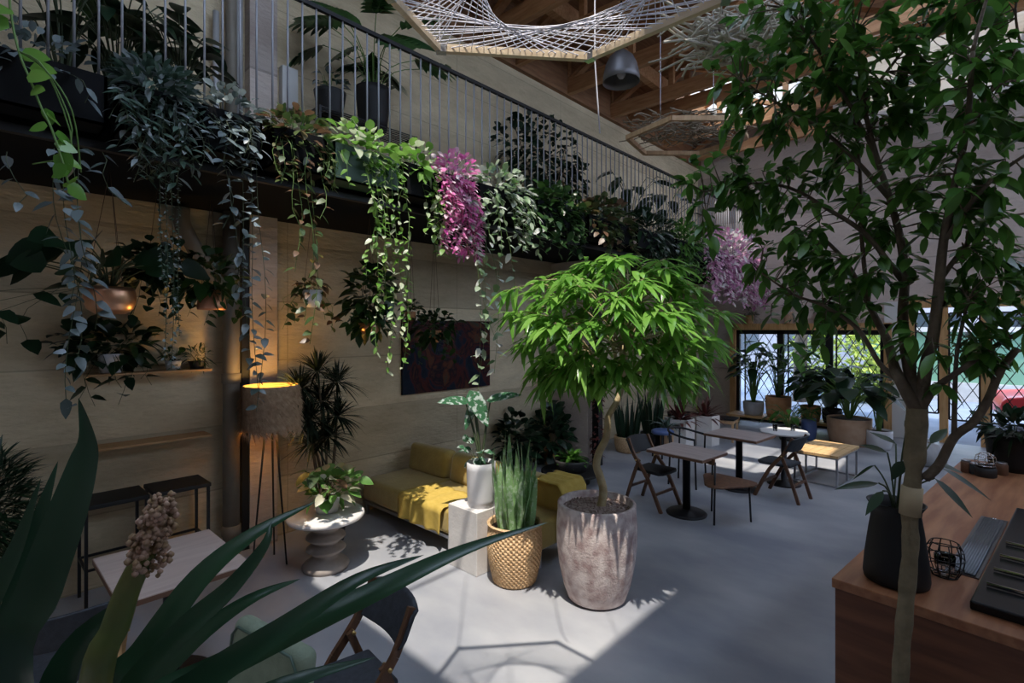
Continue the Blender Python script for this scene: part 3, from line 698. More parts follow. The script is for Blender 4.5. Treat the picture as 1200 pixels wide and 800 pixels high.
nt.links.new(tc.outputs['Object'], no.inputs['Vector']); nt.links.new(no.outputs['Fac'], r.inputs[0]); nt.links.new(r.outputs[0], b.inputs['Base Color']); b.inputs['Roughness'].default_value = .7; b.inputs['Specular IOR Level'].default_value = .2
m.build('canvas', pm, t, smooth=False)
# ================= LEFT END =================
# black metal stools by the wall
def stool(loc, label):
    t = T('metal_stool', label, 'stool', loc, 0, 'black stools by the wall')
    m = MB(); m.box((-.19, -.215, .79), (.19, .215, .825)); m.build('seat', M['blackm'], t, bevel=.006)
    for sx in (-.17, .17):
        for sy in (-.195, .195):
            m = MB(); m.bar((sx, sy, 0), (sx, sy, .79), .022, .022); m.build('leg', M['black'], t, smooth=False)
    m = MB()
    for a, b in (((-.17,-.195),(.17,-.195)),((.17,-.195),(.17,.195)),((.17,.195),(-.17,.195)),((-.17,.195),(-.17,-.195))):
        m.bar((a[0], a[1], .32), (b[0], b[1], .32), .018, .018)
    m.build('footrest', M['black'], t, smooth=False)
    return t
stool((-5.30, .86, 0), 'black square stool on thin metal legs under the lower shelf, farther from the drain pipe')
stool((-5.30, 1.32, 0), 'black square stool on thin metal legs under the lower shelf, closer to the drain pipe')
# feathery plant in black pot on a stand
t = T('plant_stand', 'low black stand carrying the feathery plant by the wall', 'stand', (-4.75, .03, 0))
m = MB(); m.lathe([(.17, .33), (.18, .34), (.18, .36), (.17, .37)], n=24); m.build('top', M['blackm'], t)
for k in range(4):
    a = k*math.pi/2+.6; m = MB(); m.bar((.15*math.cos(a), .15*math.sin(a), 0), (.13*math.cos(a), .13*math.sin(a), .34), .02, .02); m.build('leg', M['black'], t, smooth=False)
t = T('feathery_plant', 'dark fine needled round plant in a black cylinder pot on the low stand', 'plant', (-4.75, .03, .37))
pot(t, .13, .15, .36, M['blackm'])
lm = MB(); bush(lm, (0, 0, .68), (.31, .31, .36), 1700, .18, .015, .3, 'lance', 3, .4); lm.build('foliage', M['l_deep'], t)
sm = MB(); stems(sm, (0, 0, .33), (0, 0, .65), (.25, .25, .3), 24, .004); sm.build('stems', M['stemd'], t)
# café table at the near left
def square_table(name, label, loc, rz, lx, ly, topm, h=.75, base='flat', group='café tables'):
    t = T(name, label, 'table', loc, rz, group)
    m = MB(); m.box((-lx/2, -ly/2, h-.032), (lx/2, ly/2, h)); m.build('table_top', topm, t, bevel=.004)
    m = MB(); m.box((-lx/2-.002, -ly/2-.002, h-.036), (lx/2+.002, ly/2+.002, h-.008)); m.build('edge_band', M['brownedge'], t, smooth=False)
    m = MB(); m.lathe([(.045, .03), (.045, h-.06), (.10, h-.05), (.10, h-.036)], n=20); m.build('column', M['black'], t)
    m = MB(); m.lathe([(.23, 0), (.235, .012), (.21, .03), (.06, .05), (.045, .06)], n=32); m.build('base', M['black'], t)
    return t
square_table('cafe_table', 'pinkish ash topped café table by the black stools', (-3.75, .9, 0), 0, .8, .66, M['pinktop'])
# folding chairs
def folding(name, label, wood, fab, loc, rz, group='wooden folding chairs'):
    t = T(name, label, 'chair', loc, rz, group)
    for s in (-1, 1):
        m = MB(); q = smoothpath([(.25, s*.215, 0), (.06, s*.215, .38), (-.13, s*.212, .62), (-.23, s*.205, .82)], 3)
        for a, b in zip(q, q[1:]): m.bar(a, b, .024, .042, V((1, 0, 0)))
        m.build('leg', M[wood], t, smooth=False)
        m = MB(); q = smoothpath([(-.29, s*.185, 0), (-.19, s*.185, .3), (-.08, s*.187, .58)], 3)
        for a, b in zip(q, q[1:]): m.bar(a, b, .022, .038, V((1, 0, 0)))
        lg = m.build('leg', M[wood], t, smooth=False)
        m = MB(); m.tube([(-.098, s*.165, .575), (-.098, s*.235, .575)], .010, 10); m.build('hinge_pin', M['brass'], lg)
    m = MB(); m.bar((.16, -.2, .2), (.16, .2, .2), .02, .03); m.build('stretcher', M[wood], t, smooth=False)
    m = MB(); m.bar((-.22, -.18, .22), (-.22, .18, .22), .02, .03); m.build('stretcher', M[wood], t, smooth=False)
    m = MB(); n = 8; vs = []
    sh = [(-.18, -.165), (.2, -.2), (.24, -.14), (.25, 0), (.24, .14), (.2, .2), (-.18, .165)]
    m.prism(sh, .43, .468); m.build('seat', M[fab], t, bevel=.014, seg=3)
    m = MB(); vs, fs = [], []; nu, nv = 10, 4
    for th in (0, 1):
        for i in range(nu+1):
            y = -.235+.47*i/nu
            for j in range(nv+1):
                z = .63+.20*j/nv; bow = -.05*(1-(y/.235)**2); e = abs(y/.235)**4*.025
                zz = z-(e if j == nv else -e if j == 0 else 0)
                vs.append(V((-.147-.47*(z-.63)+bow+(.014 if th else -.014), y, zz)))
    st = (nu+1)*(nv+1)
    for i in range(nu):
        for j in range(nv):
            a = i*(nv+1)+j; fs += [(a, a+1, a+nv+2, a+nv+1), (st+a, st+a+nv+1, st+a+nv+2, st+a+1)]
    for i in range(nu):
        a = i*(nv+1); fs += [(a, a+nv+1, st+a+nv+1, st+a)]; a += nv; fs += [(a, st+a, st+a+nv+1, a+nv+1)]
    for j in range(nv):
        fs += [(j, st+j, st+j+1, j+1)]; a = nu*(nv+1)+j; fs += [(a, a+1, st+a+1, st+a)]
    m.add(vs, fs); m.build('backrest', M[fab], t, bevel=.008, seg=3)
    return t
H2 = math.radians(-90)
folding('folding_chair', 'walnut folding chair with charcoal padded seat and back beside the sage chair', 'walnut', 'darkfab', (-2.33, 1.32, 0), H2-.1)
folding('folding_chair', 'orange wood folding chair with bright metal hinge half hidden by strap leaves', 'fir', 'darkfab', (-3.53, .40, 0), math.radians(175))
folding('folding_chair', 'dark wood folding chair drawn up behind the first square café table', 'walnut', 'blackm', (-3.10, 5.92, 0), math.radians(-6))
folding('folding_chair', 'folding chair in front of the farther square table, its back toward the planted window', 'walnut', 'darkfab', (-2.02, 7.35, 0), math.radians(172))
# sage chair at the bottom edge
t = T('sage_chair', 'sage green padded chair with a rounded back at the picture\'s lower edge', 'chair', (-2.15, .60, 0), math.radians(-80))
m = MB(); mt = Matrix.Translation((-.25, 0, .47)) @ Matrix.Rotation(math.radians(-7), 4, 'Y')
m.box((-.045, -.25, 0), (.045, .25, .465), mt); bk_ = m.build('backrest', M['sage'], t, bevel=.042, seg=5)
m = MB(); lp = [(.05, -.225, .02), (.05, -.225, .40), (.05, -.19, .44), (.05, .19, .44), (.05, .225, .40), (.05, .225, .02)]
m.tube([mt @ V(q) for q in lp], .006, 6); m.build('piping', M['l_grey'], bk_)
m = MB(); m.prism([(.25*math.cos(a*.4), .25*math.sin(a*.4)) for a in range(16)], .40, .48); m.build('seat', M['sage'], t, bevel=.02, seg=3)
for sx in (-.16, .16):
    for sy in (-.16, .16):
        m = MB(); m.tube([(sx*1.2, sy*1.2, 0), (sx, sy, .41)], [.012, .016], 10); m.build('leg', M['black'], t)

# lamp
t = T('floor_lamp', 'fur covered drum lamp lit inside on tall thin tripod legs, before the pilaster', 'lamp', (-4.97, 2.0, 0))
R_, z0, z1 = .24, 1.26, 1.67
m = MB(); m.lathe([(R_, z0), (R_, z1), (R_-.006, z1), (R_-.006, z0)], n=40, cap0=False, cap1=False); m.f.append(m.f[0]) ; m.build('shade_lining', M['shadein'], t)
m = MB()
for i in range(2600):
    a = rnd.uniform(0, 6.283); z = z0+(z1-z0)*rnd.random()**.9; r = R_+.004
    p = V((r*math.cos(a), r*math.sin(a), z)); o = V((math.cos(a), math.sin(a), 0)); tg = V((-math.sin(a), math.cos(a), 0))
    d = o*rnd.uniform(.1, .35)+tg*rnd.uniform(.2, .9)-UP*rnd.uniform(.3, .9); l = rnd.uniform(.05, .12)
    if z > z0+.34: l *= .6
    m.leaf(p, d, l, .009, o, .25, .1, 3, 'lance')
m.build('fur', M['fur'], t)
m = MB(); m.lathe([(R_+.002, z0), (R_+.004, z0+.2), (R_+.002, z1)], n=40, cap0=False, cap1=False); m.build('lamp_shade', M['fur'], t)
for k in range(3):
    a = 2.1*k+.5; m = MB(); m.tube([(.17*math.cos(a), .17*math.sin(a), 0), (.05*math.cos(a), .05*math.sin(a), 1.3)], [.008, .010], 8); m.build('leg', M['black'], t)
m = MB(); m.lathe([(.07, 1.28), (.075, 1.29), (.075, 1.31), (.03, 1.32), (.025, 1.40), (.02, 1.41)], n=16); bh = m.build('bulb_holder', M['black'], t)
bm_, nt, b = _new('lit_bulb'); b.inputs['Emission Color'].default_value = (1, .62, .22, 1); b.inputs['Emission Strength'].default_value = 14
m = MB(); m.lathe([(.012, 1.41), (.03, 1.45), (.035, 1.49), (.025, 1.525), (.004, 1.54)], n=16); m.build('bulb', bm_, bh)
l = bpy.data.lights.new('lamp_light', 'POINT'); l.energy = 11; l.color = (1, .58, .16); l.shadow_soft_size = .04
lo = bpy.data.objects.new('lamp_light', l); C.objects.link(lo); lo.location = (-4.97, 2.0, 1.60)

# dracaena
t = T('dracaena', 'tall spiky dark dracaena with several tufts between the lamp and the sofa', 'plant', (-5.05, 2.62, 0))
pot(t, .15, .19, .36, M['blackm'])
lm, sm = MB(), MB()
for px, py in ((372, 435), (395, 448), (352, 455), (378, 470), (395, 488), (362, 492), (385, 512), (366, 520), (352, 478)):
    e = atX(px, py, -5.05+rnd.uniform(-.1, .12))-t.location
    sm.tube(smoothpath([(rnd.uniform(-.04, .04), rnd.uniform(-.04, .04), .3), V((0, 0, .3)).lerp(e, .5)+rv(.05), e], 4), .011, 6)
    rosette(lm, e, 105, .34, .02, -25, 85, .35, 4, 'strap')
lm.build('foliage', M['l_spiky'], t); sm.build('stems', M['bark'], t)
# pedestal side table of stacked discs
c = F(382, 664); t = T('pedestal_table', 'round stone side table on a pedestal of stacked discs', 'table', (c.x, c.y, 0))
m = MB(); m.lathe([(.30, .455), (.335, .462), (.345, .48), (.335, .50), (.32, .503), (.01, .504)], n=44); m.build('table_top', M['stonewhite'], t)
m = MB(); pr = [(.10, .46)]
for k in range(3):
    z = .445-.11*k; pr += [(.12, z), (.172, z-.035), (.176, z-.048), (.165, z-.06), (.105, z-.10)]
pr += [(.13, .10), (.19, .055), (.21, .03), (.20, 0)]
m.lathe(pr[::-1], n=36); m.build('pedestal', M['disc'], t)
t = T('potted_caladium', 'pale pot of light green and cream leaves standing on the round pedestal table', 'plant', (c.x-.02, c.y+.02, .504))
pot(t, .095, .12, .14, M['whitepot'])
lm, sm = MB(), MB(); bush(lm, (.03, .04, .24), (.24, .24, .15), 120, .11, .085, .35, 'heart', 5, .5); stems(sm, (0, 0, .1), (.02, 0, .22), (.2, .2, .12), 20, .003); lm.build('foliage', M['l_calad'], t); sm.build('stems', M['l_red'], t)
lm = MB(); broad(lm, lm, (-.06, -.04, .12), 7, .28, .17, .1, .22, 'oval'); lm.build('bronze_leaves', M['l_mottle'], t)

# ================= SOFA GROUP =================
t = T('sofa', 'low mustard velvet sofa standing against the concrete wall under the painting', 'sofa', (-5.5, 3.26, 0))
m = MB(); m.bar((.02, .03, .15), (1.62, .03, .15), .04, .03); m.bar((.02, .76, .15), (1.62, .76, .15), .04, .03); m.bar((1.60, .03, .15), (1.60, .76, .15), .04, .03); m.bar((.04, .03, .15), (.04, .76, .15), .04, .03); m.build('frame', M['steel'], t, smooth=False)
for x, y in ((.06, .05), (1.58, .05), (.06, .74), (1.58, .74)):
    m = MB(); m.bar((x, y, 0), (x, y, .15), .035, .035); m.build('leg', M['steel'], t, smooth=False)
for k in range(2):
    x = .02+.81*k
    m = MB(); m.box((x, 0, .165), (x+.80, .80, .43)); m.build('seat_cushion', M['velvet'], t, bevel=.06, seg=5)
    m = MB(); mt = Matrix.Translation((x+.4, .70, .40)) @ Matrix.Rotation(math.radians(-10), 4, 'X')
    m.box((-.37, -.10, 0), (.37, .11, .35), mt); m.build('back_cushion', M['velvet'], t, bevel=.07, seg=5)
t = T('throw', 'loose mustard throw spread over the open end of the sofa seat', 'throw', (-4.3, 3.6, 0))
m = MB(); nx, ny = 16, 22; vs = []
for i in range(nx+1):
    for j in range(ny+1):
        x = -.36+.72*i/nx; s = 1.0*j/ny; w = .010*math.sin(i*1.3+s*3)+.006*math.sin(i*2.9)
        if s < .45: p = V((x+.01*math.sin(s*20), .10-s, .442+w*.7))
        elif s < .52: a = (s-.45)/.07*math.pi/2; p = V((x, -.35-.03*math.sin(a)-.005, .412+.03*math.cos(a)+w*.5))
        else: p = V((x+.03*math.sin(i*.8)*(s-.5), -.39-.012*math.sin(i*1.25)*(s-.5)*4-.012, .412-(s-.52)*.46))
        vs.append(p)
m.add(vs, [(i*(ny+1)+j, (i+1)*(ny+1)+j, (i+1)*(ny+1)+j+1, i*(ny+1)+j+1) for i in range(nx) for j in range(ny)])
o = m.build('cloth', M['throw'], t); md = o.modifiers.new('s', 'SOLIDIFY'); md.thickness = .006; md.offset = 1
t = T('lounge_chair', 'mustard slipper chair behind the snake plant basket, its back draped in yellow cloth', 'chair', (-3.62, 3.58, 0))
m = MB(); m.box((0, .0, .16), (.62, .62, .42)); m.build('seat', M['velvet'], t, bevel=.05, seg=4)
m = MB(); m.box((.0, .36, .40), (.60, .60, .70)); m.build('backrest', M['velvet'], t, bevel=.06, seg=4)
for x, y in ((.05, .05), (.57, .05), (.05, .57), (.57, .57)):
    m = MB(); m.bar((x, y, 0), (x, y, .17), .035, .035); m.build('leg', M['steel'], t, smooth=False)
m = MB(); vs = []; nx, ny = 14, 26
for i in range(nx+1):
    for j in range(ny+1):
        y = .26+.40*i/nx; s = j/ny; w = .012*math.sin(i*1.5)+.006*math.sin(i*3.1)
        if s < .3: p = V((.30+s, y+.004*math.sin(j), .725+w*.6))
        elif s < .4: a = (s-.3)/.1*math.pi/2; p = V((.60+.05*math.sin(a), y, .675+.05*math.cos(a)+w*.6))
        else: p = V((.655+.02*math.sin(i*1.4+1)*(s-.4)*2+.02, y+.03*math.sin(i*.9)*(s-.4), .675-(s-.4)*.95))
        vs.append(p)
m.add(vs, [(i*(ny+1)+j, (i+1)*(ny+1)+j, (i+1)*(ny+1)+j+1, i*(ny+1)+j+1) for i in range(nx) for j in range(ny)])
o = m.build('drape', M['throw'], t); md = o.modifiers.new('s', 'SOLIDIFY'); md.thickness = .006; md.offset = 1
# white cube with potted alocasia
c = F(556, 675); t = T('plinth', 'white square plinth in front of the yellow sofa', 'plinth', (c.x-.17, c.y+.17, 0))
m = MB(); m.box((-.19, -.17, 0), (.20, .20, .565)); m.build('block', M['stonewhite'], t, bevel=.006)
m = MB(); m.box((-.175, -.155, .565), (.185, .185, .568)); m.build('top_inlay', M['stonewhite'], t, smooth=False)
q = V((c.x-.17, c.y+.17, .568)); q2 = atZ(561, 594, .568)
t = T('potted_alocasia', 'alocasia with white veined leaves in a pale cylinder pot on the white plinth', 'plant', (q2.x-.03, q2.y+.06, .568))
pot(t, .125, .135, .40, M['whitepot'], belly=.004)
lm, sm = MB(), MB()
for px, py, d, (tx, ty), L, Wd in ((545, 470, 4.9, (512, 467), .30, .14), (553, 462, 4.85, (572, 495), .36, .17), (575, 468, 4.8, (612, 457), .34, .13), (556, 470, 4.95, (545, 500), .2, .1)):
    e = W(px, py, d)-t.location; tip = W(tx, ty, d-.1)-t.location
    sm.tube(smoothpath([(0, 0, .36), V((0, 0, .36)).lerp(e, .55)+V((0, 0, .05)), e], 4), [.011]*5+[.007]*4, 6)
    lm.leaf(e-(tip-e)*.15, tip-e, (tip-e).length*1.15, Wd, UP+V((.4, -.4, 0)), .12, .15, 7, 'heart')
bush(lm, (-.04, -.06, .50), (.11, .11, .10), 16, .10, .08, .3, 'heart', 5); stems(sm, (0, 0, .36), (-.04, -.06, .48), (.09, .09, .07), 9, .003)
lm.build('foliage', M['l_alo'], t); sm.build('stems', M['stemd'], t)
# basket with snake plant
c = F(603, 679); t = T('potted_snake_plant', 'upright striped snake plant in a round wicker basket beside the stone pot', 'plant', (c.x, c.y, 0))
m = MB(); nz = 48; pr = []
for i in range(nz+1):
    u = i/nz; r = .185+.06*math.sin(min(1, u*1.15)*math.pi*.62)-.012*u
    pr.append((r, .008+.50*u))
m.lathe([(.12, .0)]+pr, n=192, fn=lambda i, j: (.006 if ((j//3+i//2) % 2) else -.002)*(1 if 1 < i < nz else 0), cap1=False)
m.lathe([(pr[-1][0], .50), (pr[-1][0]+.014, .508), (pr[-1][0], .52), (pr[-1][0]-.014, .508), (pr[-1][0]-.016, .42)], n=44, cap0=False, cap1=False)
m.build('basket', M['wicker'], t, smooth=False)
m = MB(); m.lathe([(.215, .455), (.1, .462), (.01, .464)], n=24); m.build('soil', M['soil'], t)
lm = MB()
for i in range(46):
    a = i*2.4; r = .165*math.sqrt((i+.5)/46); l = rnd.uniform(.55, 1.0)*(1.0-.25*r/.17)
    b0 = V((r*math.cos(a), r*math.sin(a), .45)); d = V((math.cos(a)*.13*r/.17, math.sin(a)*.13*r/.17, 1))+rv(.05); k = rnd.uniform(0, 6.28)
    pts = [b0+d*(l*s)+V((math.cos(k), math.sin(k), 0))*.015*math.sin(s*7) for s in [q/7 for q in range(8)]]
    lm.blade(pts, rnd.uniform(.045, .065), V((math.cos(k), math.sin(k), .1)), .25, lambda u: (.75+.35*math.sin(u*2.6))*(1-u**5)+.02)
lm.build('foliage', M['l_snake'], t)
# big stone pot with tree
c = F(699, 699); BT = c.copy()
t = T('potted_tree', 'weeping leaved fig tree with a pale winding trunk in a big pinkish stone pot', 'tree', (c.x, c.y, 0))
m = MB(); m.lathe([(.20, 0), (.235, .02), (.27, .12), (.305, .28), (.325, .45), (.328, .6), (.318, .72), (.318, .775), (.305, .785), (.285, .78), (.282, .70)], n=56); m.build('pot', M['stonepot'], t)
m = MB(); n = 30; m.lathe([(.284, .725), (.2, .74), (.1, .752), (.01, .755)], n=36, fn=lambda i, j: rnd.uniform(-.006, .006)); 
for _ in range(420):
    a = rnd.uniform(0, 6.28); r = .27*math.sqrt(rnd.random()); s = rnd.uniform(.008, .02)
    m.box((-s, -s*.6, -s*.4), (s, s*.6, s*.4), Matrix.Translation((r*math.cos(a), r*math.sin(a), .755-.03*r/.27)) @ Matrix.Rotation(rnd.uniform(0, 6), 4, V((rnd.random(), rnd.random(), rnd.random()+.1)).normalized()))
m.build('mulch', M['gravel'], t, smooth=False)
D0 = 4.21
tr = [W(px, py, D0+dd)-t.location for px, py, dd in ((704, 596, .0), (707, 575, .02), (703, 558, .03), (699, 545, .03), (702, 530, .02), (710, 514, .0), (712, 500, -.02), (713, 488, -.02), (722, 472, 0), (727, 460, .02), (729, 448, .02))]
sm = MB(); q = smoothpath(tr, 4); sm.tube(q, [.036-.014*i/len(q) for i in range(len(q))], 12)
tip = q[-1]
CR = W(718, 385, D0)-t.location
lm = MB(); br = MB()
main = []
for px, py, dd in ((700, 420, -.1), (745, 400, .1), (760, 430, -.3), (690, 440, .3), (738, 360, 0), (705, 360, .25), (730, 410, -.35)):
    e = W(px, py, D0+dd)-t.location; pth = smoothpath([tip-V((0, 0, .04)), tip.lerp(e, .5)+rv(.05), e], 5); br.tube(pth, [.020-.010*i/len(pth) for i in range(len(pth))], 7); main.append(e)
for i in range(150):
    a = rnd.uniform(0, 6.283); u = rnd.uniform(-.95, 1); s = math.sqrt(max(0, 1-u*u)); k = rnd.uniform(.55, 1)**.5
    p = CR+V((math.cos(a)*s*.80*k, math.sin(a)*s*.80*k, u*.60*k+.04))
    if u < -.1: p.z = CR.z-.52*abs(u)*k-.02
    b = min(main, key=lambda x: (x-p).length)
    mid = b.lerp(p, .55)+UP*.10; pth = smoothpath([b, mid, p], 3); br.tube(pth, [.007-.0042*j/len(pth) for j in range(len(pth))], 5)
    o = V((p.x-CR.x, p.y-CR.y, 0)); o = o.normalized() if o.length > .05 else rv().normalized()
    for j in range(11):
        z = j/10; pp = pth[-1].lerp(pth[-3], z*.8); a2 = j*2.4
        d = o*rnd.uniform(.2, .7)+V((math.cos(a2), math.sin(a2), 0))*.8+UP*(rnd.uniform(-.55, .35)) 
        l = rnd.uniform(.15, .25); lm.leaf(pp, d, l, l*.24, UP+rv(.3), .38, .2, 5, 'lance')
for px, py, dd in ((635, 470, -.1), (612, 425, .1), (598, 385, 0), (660, 455, -.3), (645, 440, .2), (800, 468, .1), (842, 425, .2), (825, 452, -.1), (775, 462, -.3), (680, 440, -.5), (760, 440, -.5), (850, 385, .1), (590, 360, .2), (790, 400, -.6), (625, 455, .3)):
    p = W(px, py-18, D0+dd)-t.location; b = min(main, key=lambda x: (x-p).length)
    pth = smoothpath([b, b.lerp(p, .6)+UP*.12, p], 4); br.tube(pth, [.007-.004*j/len(pth) for j in range(len(pth))], 5)
    for j in range(15):
        pp = pth[-1].lerp(pth[-3], j/15); l = rnd.uniform(.16, .24)
        lm.leaf(pp, (p-b).normalized()*.5+V((math.cos(j*2.4), math.sin(j*2.4), 0))*.7+UP*rnd.uniform(-.9, .1), l, l*.23, UP+rv(.3), .42, .2, 5, 'lance')
lm.build('foliage', M['l_bright'], t); br.build('branches', M['barkl'], t); sm.build('trunk', M['barkl'], t)

# ================= BEHIND THE TREE =================
c = V((-4.42, 6.0, 0)); t = T('tray_table', 'low round black tray table against the pier', 'table', c)
m = MB(); m.lathe([(.42, .13), (.44, .14), (.44, .165), (.425, .17), (.01, .165)], n=40); m.build('tray', M['blackm'], t)
m = MB(); m.lathe([(.26, 0), (.26, .02), (.10, .05), (.10, .13)], n=28); m.build('base', M['blackm'], t)
t = T('potted_bowl_plant', 'bright green low leaves in a dark bowl on the round tray table', 'plant', c+V((0, 0, .17)))
pot(t, .20, .25, .16, M['darkclay'], belly=.02)
lm = MB(); rosette(lm, (0, 0, .13), 60, .30, .075, 15, 80, .5, 5, 'oval'); lm.build('foliage', M['l_tree'], t)
smallpot(-5.24, 6.55, 0, .13, .26, 'terra', 'dark bushy plant in a terracotta pot in the corner by the pier', 'l_deep', (.3, .3, .42), 200, .2, .11, 'heart', tr=4)
smallpot(-5.28, 5.75, 0, .14, .3, 'blackm', 'dark plant in a black pot against the wall past the sofa', 'l_deep', (.26, .3, .4), 150, .2, .11, 'heart')
# rusty post wrapped in creeper
t = T('creeper_post', 'dark steel post wrapped in brown creeper beside the concrete pier', 'post', (-4.66, 7.02, 0))
m = MB(); m.box((-.06, -.06, 0), (.06, .06, 3.33)); m.build('post', M['black'], t, smooth=False)
lm = MB()
for i in range(460):
    a = rnd.uniform(0, 6.28); z = rnd.uniform(.05, 3.2); o = V((math.cos(a), math.sin(a), 0)); lm.leaf(V((0, 0, z))+o*.075, o+rv(.6), .06, .045, UP, .4, .1, 3, 'heart')
lm.build('creeper', M['l_red'], t)
def snake(x, y, label, h, potm, n, L, lm_='l_deep', r=.2, name='potted_snake_plant'):
    t = T(name, label, 'plant', (x, y, 0)); pot(t, r*.85, r, h, M[potm], belly=.02)
    lm = MB()
    for i in range(n):
        a = i*2.4; rr = r*.7*math.sqrt((i+.5)/n); l = L*rnd.uniform(.6, 1); d = V((math.cos(a)*.18, math.sin(a)*.18, 1)); b0 = V((rr*math.cos(a), rr*math.sin(a), h-.05)); k = rnd.uniform(0, 6)
        lm.blade([b0+d*l*s/5 for s in range(6)], .06, V((math.cos(k), math.sin(k), .1)), .25)
    lm.build('foliage', M[lm_], t); return t
snake(-4.78, 8.2, 'dark snake plant in a woven tub by the wall beyond the creeper post', .28, 'wicker', 26, .85, r=.25)
snake(-4.62, 8.75, 'dark upright snake plant in a black tub next to the blue stool', .28, 'blackm', 26, .95, r=.2)
t = T('aloe', 'pale arching aloe in a small wooden tub behind the blue seated stool', 'plant', (-4.25, 8.62, 0)); pot(t, .11, .12, .42, M['oak'])
lm = MB(); rosette(lm, (0, 0, .40), 22, .55, .05, 30, 85, .8, 6, 'strap'); lm.build('foliage', M['l_grey'], t)
t = T('round_stool', 'low stool with a round blue padded seat near the white planters', 'stool', (-4.13, 8.22, 0))
m = MB(); m.lathe([(.17, .40), (.19, .415), (.19, .45), (.16, .47), (.01, .475)], n=28); m.build('seat', M['bluepot'], t)
for k in range(4):
    a = k*1.571+.4; m = MB(); m.tube([(.17*math.cos(a), .17*math.sin(a), 0), (.13*math.cos(a), .13*math.sin(a), .41)], .014, 8); m.build('leg', M['black'], t)
def hexpot(x, y, label, r, h):
    t = T('hexagonal_planter', label, 'planter', (x, y, 0), .35)
    m = MB(); pl = [(r*math.cos(k*math.pi/3), r*math.sin(k*math.pi/3)) for k in range(6)]; n = 6
    m.lathe([(r*.96, 0), (r, h), (r-.025, h), (r-.03, h-.06)], n=6); m.build('planter', M['stonewhite'], t, smooth=False)
    m = MB(); m.lathe([(r-.03, h-.055), (.01, h-.05)], n=6); m.build('soil', M['soil'], t, smooth=False)
    lm = MB(); rosette(lm, (0, 0, h-.05), 46, .55, .06, 10, 88, .45, 6, 'strap'); lm.build('foliage', M['l_red'], t); return t
hexpot(-4.2, 9.02, 'white faceted planter of dark red cordyline, the closer of the pair by the wall', .27, .56)
hexpot(-4.02, 9.72, 'white faceted planter of red cordyline, farther along from its twin', .27, .56)
t = T('bamboo_palm', 'tall thin stemmed palm with drooping fronds at the far corner of the room', 'plant', (-4.95, 10.6, 0)); pot(t, .2, .24, .4, M['blackm'])
lm, sm = MB(), MB()
for i in range(18):
    a = i*2.4; e = V((.5*math.cos(a)*rnd.random(), .7*math.sin(a)*rnd.random(), rnd.uniform(1.1, 2.6))); pth = smoothpath([(0, 0, .35), V((0, 0, .35)).lerp(e, .6)+V((0, 0, .15)), e], 4); sm.tube(pth, .009, 5)
    for k in range(16): lm.leaf(pth[-1].lerp(pth[-6], k/16), rv(1)+V((0, 0, -.1)), .34, .035, UP, .5, .2, 4, 'strap')
lm.build('foliage', M['l_tree'], t); sm.build('stems', M['bark'], t)
t = T('wooden_stool', 'small oak stool with a black seat under the planted window\'s end', 'stool', (-3.86, 10.3, 0), .1)
m = MB(); m.box((-.22, -.19, .42), (.22, .19, .45)); m.build('seat', M['blackm'], t, bevel=.005)
for sx in (-.19, .19):
    for sy in (-.16, .16):
        m = MB(); m.bar((sx, sy, 0), (sx, sy, .42), .035, .035); m.build('leg', M['oak'], t, smooth=False)
m = MB(); m.bar((-.19, -.16, .38), (.19, -.16, .38), .02, .05); m.bar((-.19, .16, .38), (.19, .16, .38), .02, .05); m.bar((.19, -.16, .38), (.19, .16, .38), .02, .05); m.bar((-.19, -.16, .38), (-.19, .16, .38), .02, .05); m.build('apron', M['oak'], t, smooth=False)

# ================= CAFE TABLES =================
RT = math.radians(-5.6)
square_table('cafe_table', 'square grey café table on a black pedestal, the closer of the matching pair', (-2.66, 5.9, 0), RT, .72, .58, M['tabletop'])
square_table('cafe_table', 'square grey café table on a black pedestal, the farther one beside the round table', (-2.55, 7.33, 0), RT, .72, .60, M['tabletop'])
t = T('round_table', 'pale scalloped round café table standing near the slatted bench', 'table', (-2.16, 7.98, 0), 0, 'café tables')
m = MB(); m.lathe([(.30, .72), (.315, .73), (.315, .745), (.30, .75), (.01, .75)], n=48, fn=lambda i, j: .012*math.cos(j*math.pi/3) if i < 4 else 0); m.build('table_top', M['stonewhite'], t)
m = MB(); m.lathe([(.22, 0), (.22, .02), (.04, .05), (.035, .72)], n=24); m.build('pedestal', M['black'], t)
for i, (dx, dy) in enumerate(((-.09, -.09), (.09, .1))):
    t = T('drinking_glass', ('clear tumbler standing on the pale round table nearer the slatted bench', 'clear tumbler standing on the pale round table nearer the grey tables')[1-i], 'glass', (-2.16+dx, 7.98+dy, .75), 0, 'tumblers on the round table')
    m = MB(); m.lathe([(.028, 0), (.034, .09), (.031, .09), (.026, .008)], n=20); m.build('tumbler', M['glass'], t)
# tripod chair with triangular seat
c = F(842, 608); t = T('tripod_chair', 'plywood chair with a triangular seat on thin black legs before the first café table', 'chair', (c.x+.06, c.y+.05, 0), math.radians(25))
tri = []
for k in range(3):
    for dd in (-.35, -.12, .12, .35): a = k*2.094+dd; tri.append((.34*math.cos(a)*(1 if abs(dd) < .2 else .9), .34*math.sin(a)*(1 if abs(dd) < .2 else .9)))
m = MB(); m.prism(tri, .425, .445); m.build('seat', M['walnut'], t, bevel=.006)
for k in range(3):
    a = k*2.094; m = MB(); m.tube([(.27*math.cos(a), .27*math.sin(a), 0), (.25*math.cos(a), .25*math.sin(a), .425 if k == 0 else .70)], .011, 8); m.build('leg', M['black'], t)
m = MB(); q = [V((.255*math.cos(a), .255*math.sin(a), .70)) for a in [2.094+2.094*i/8 for i in range(9)]]
for a, b in zip(q, q[1:]): m.bar(a, b, .02, .07, UP)
m.build('backrest', M['walnut'], t, smooth=False)
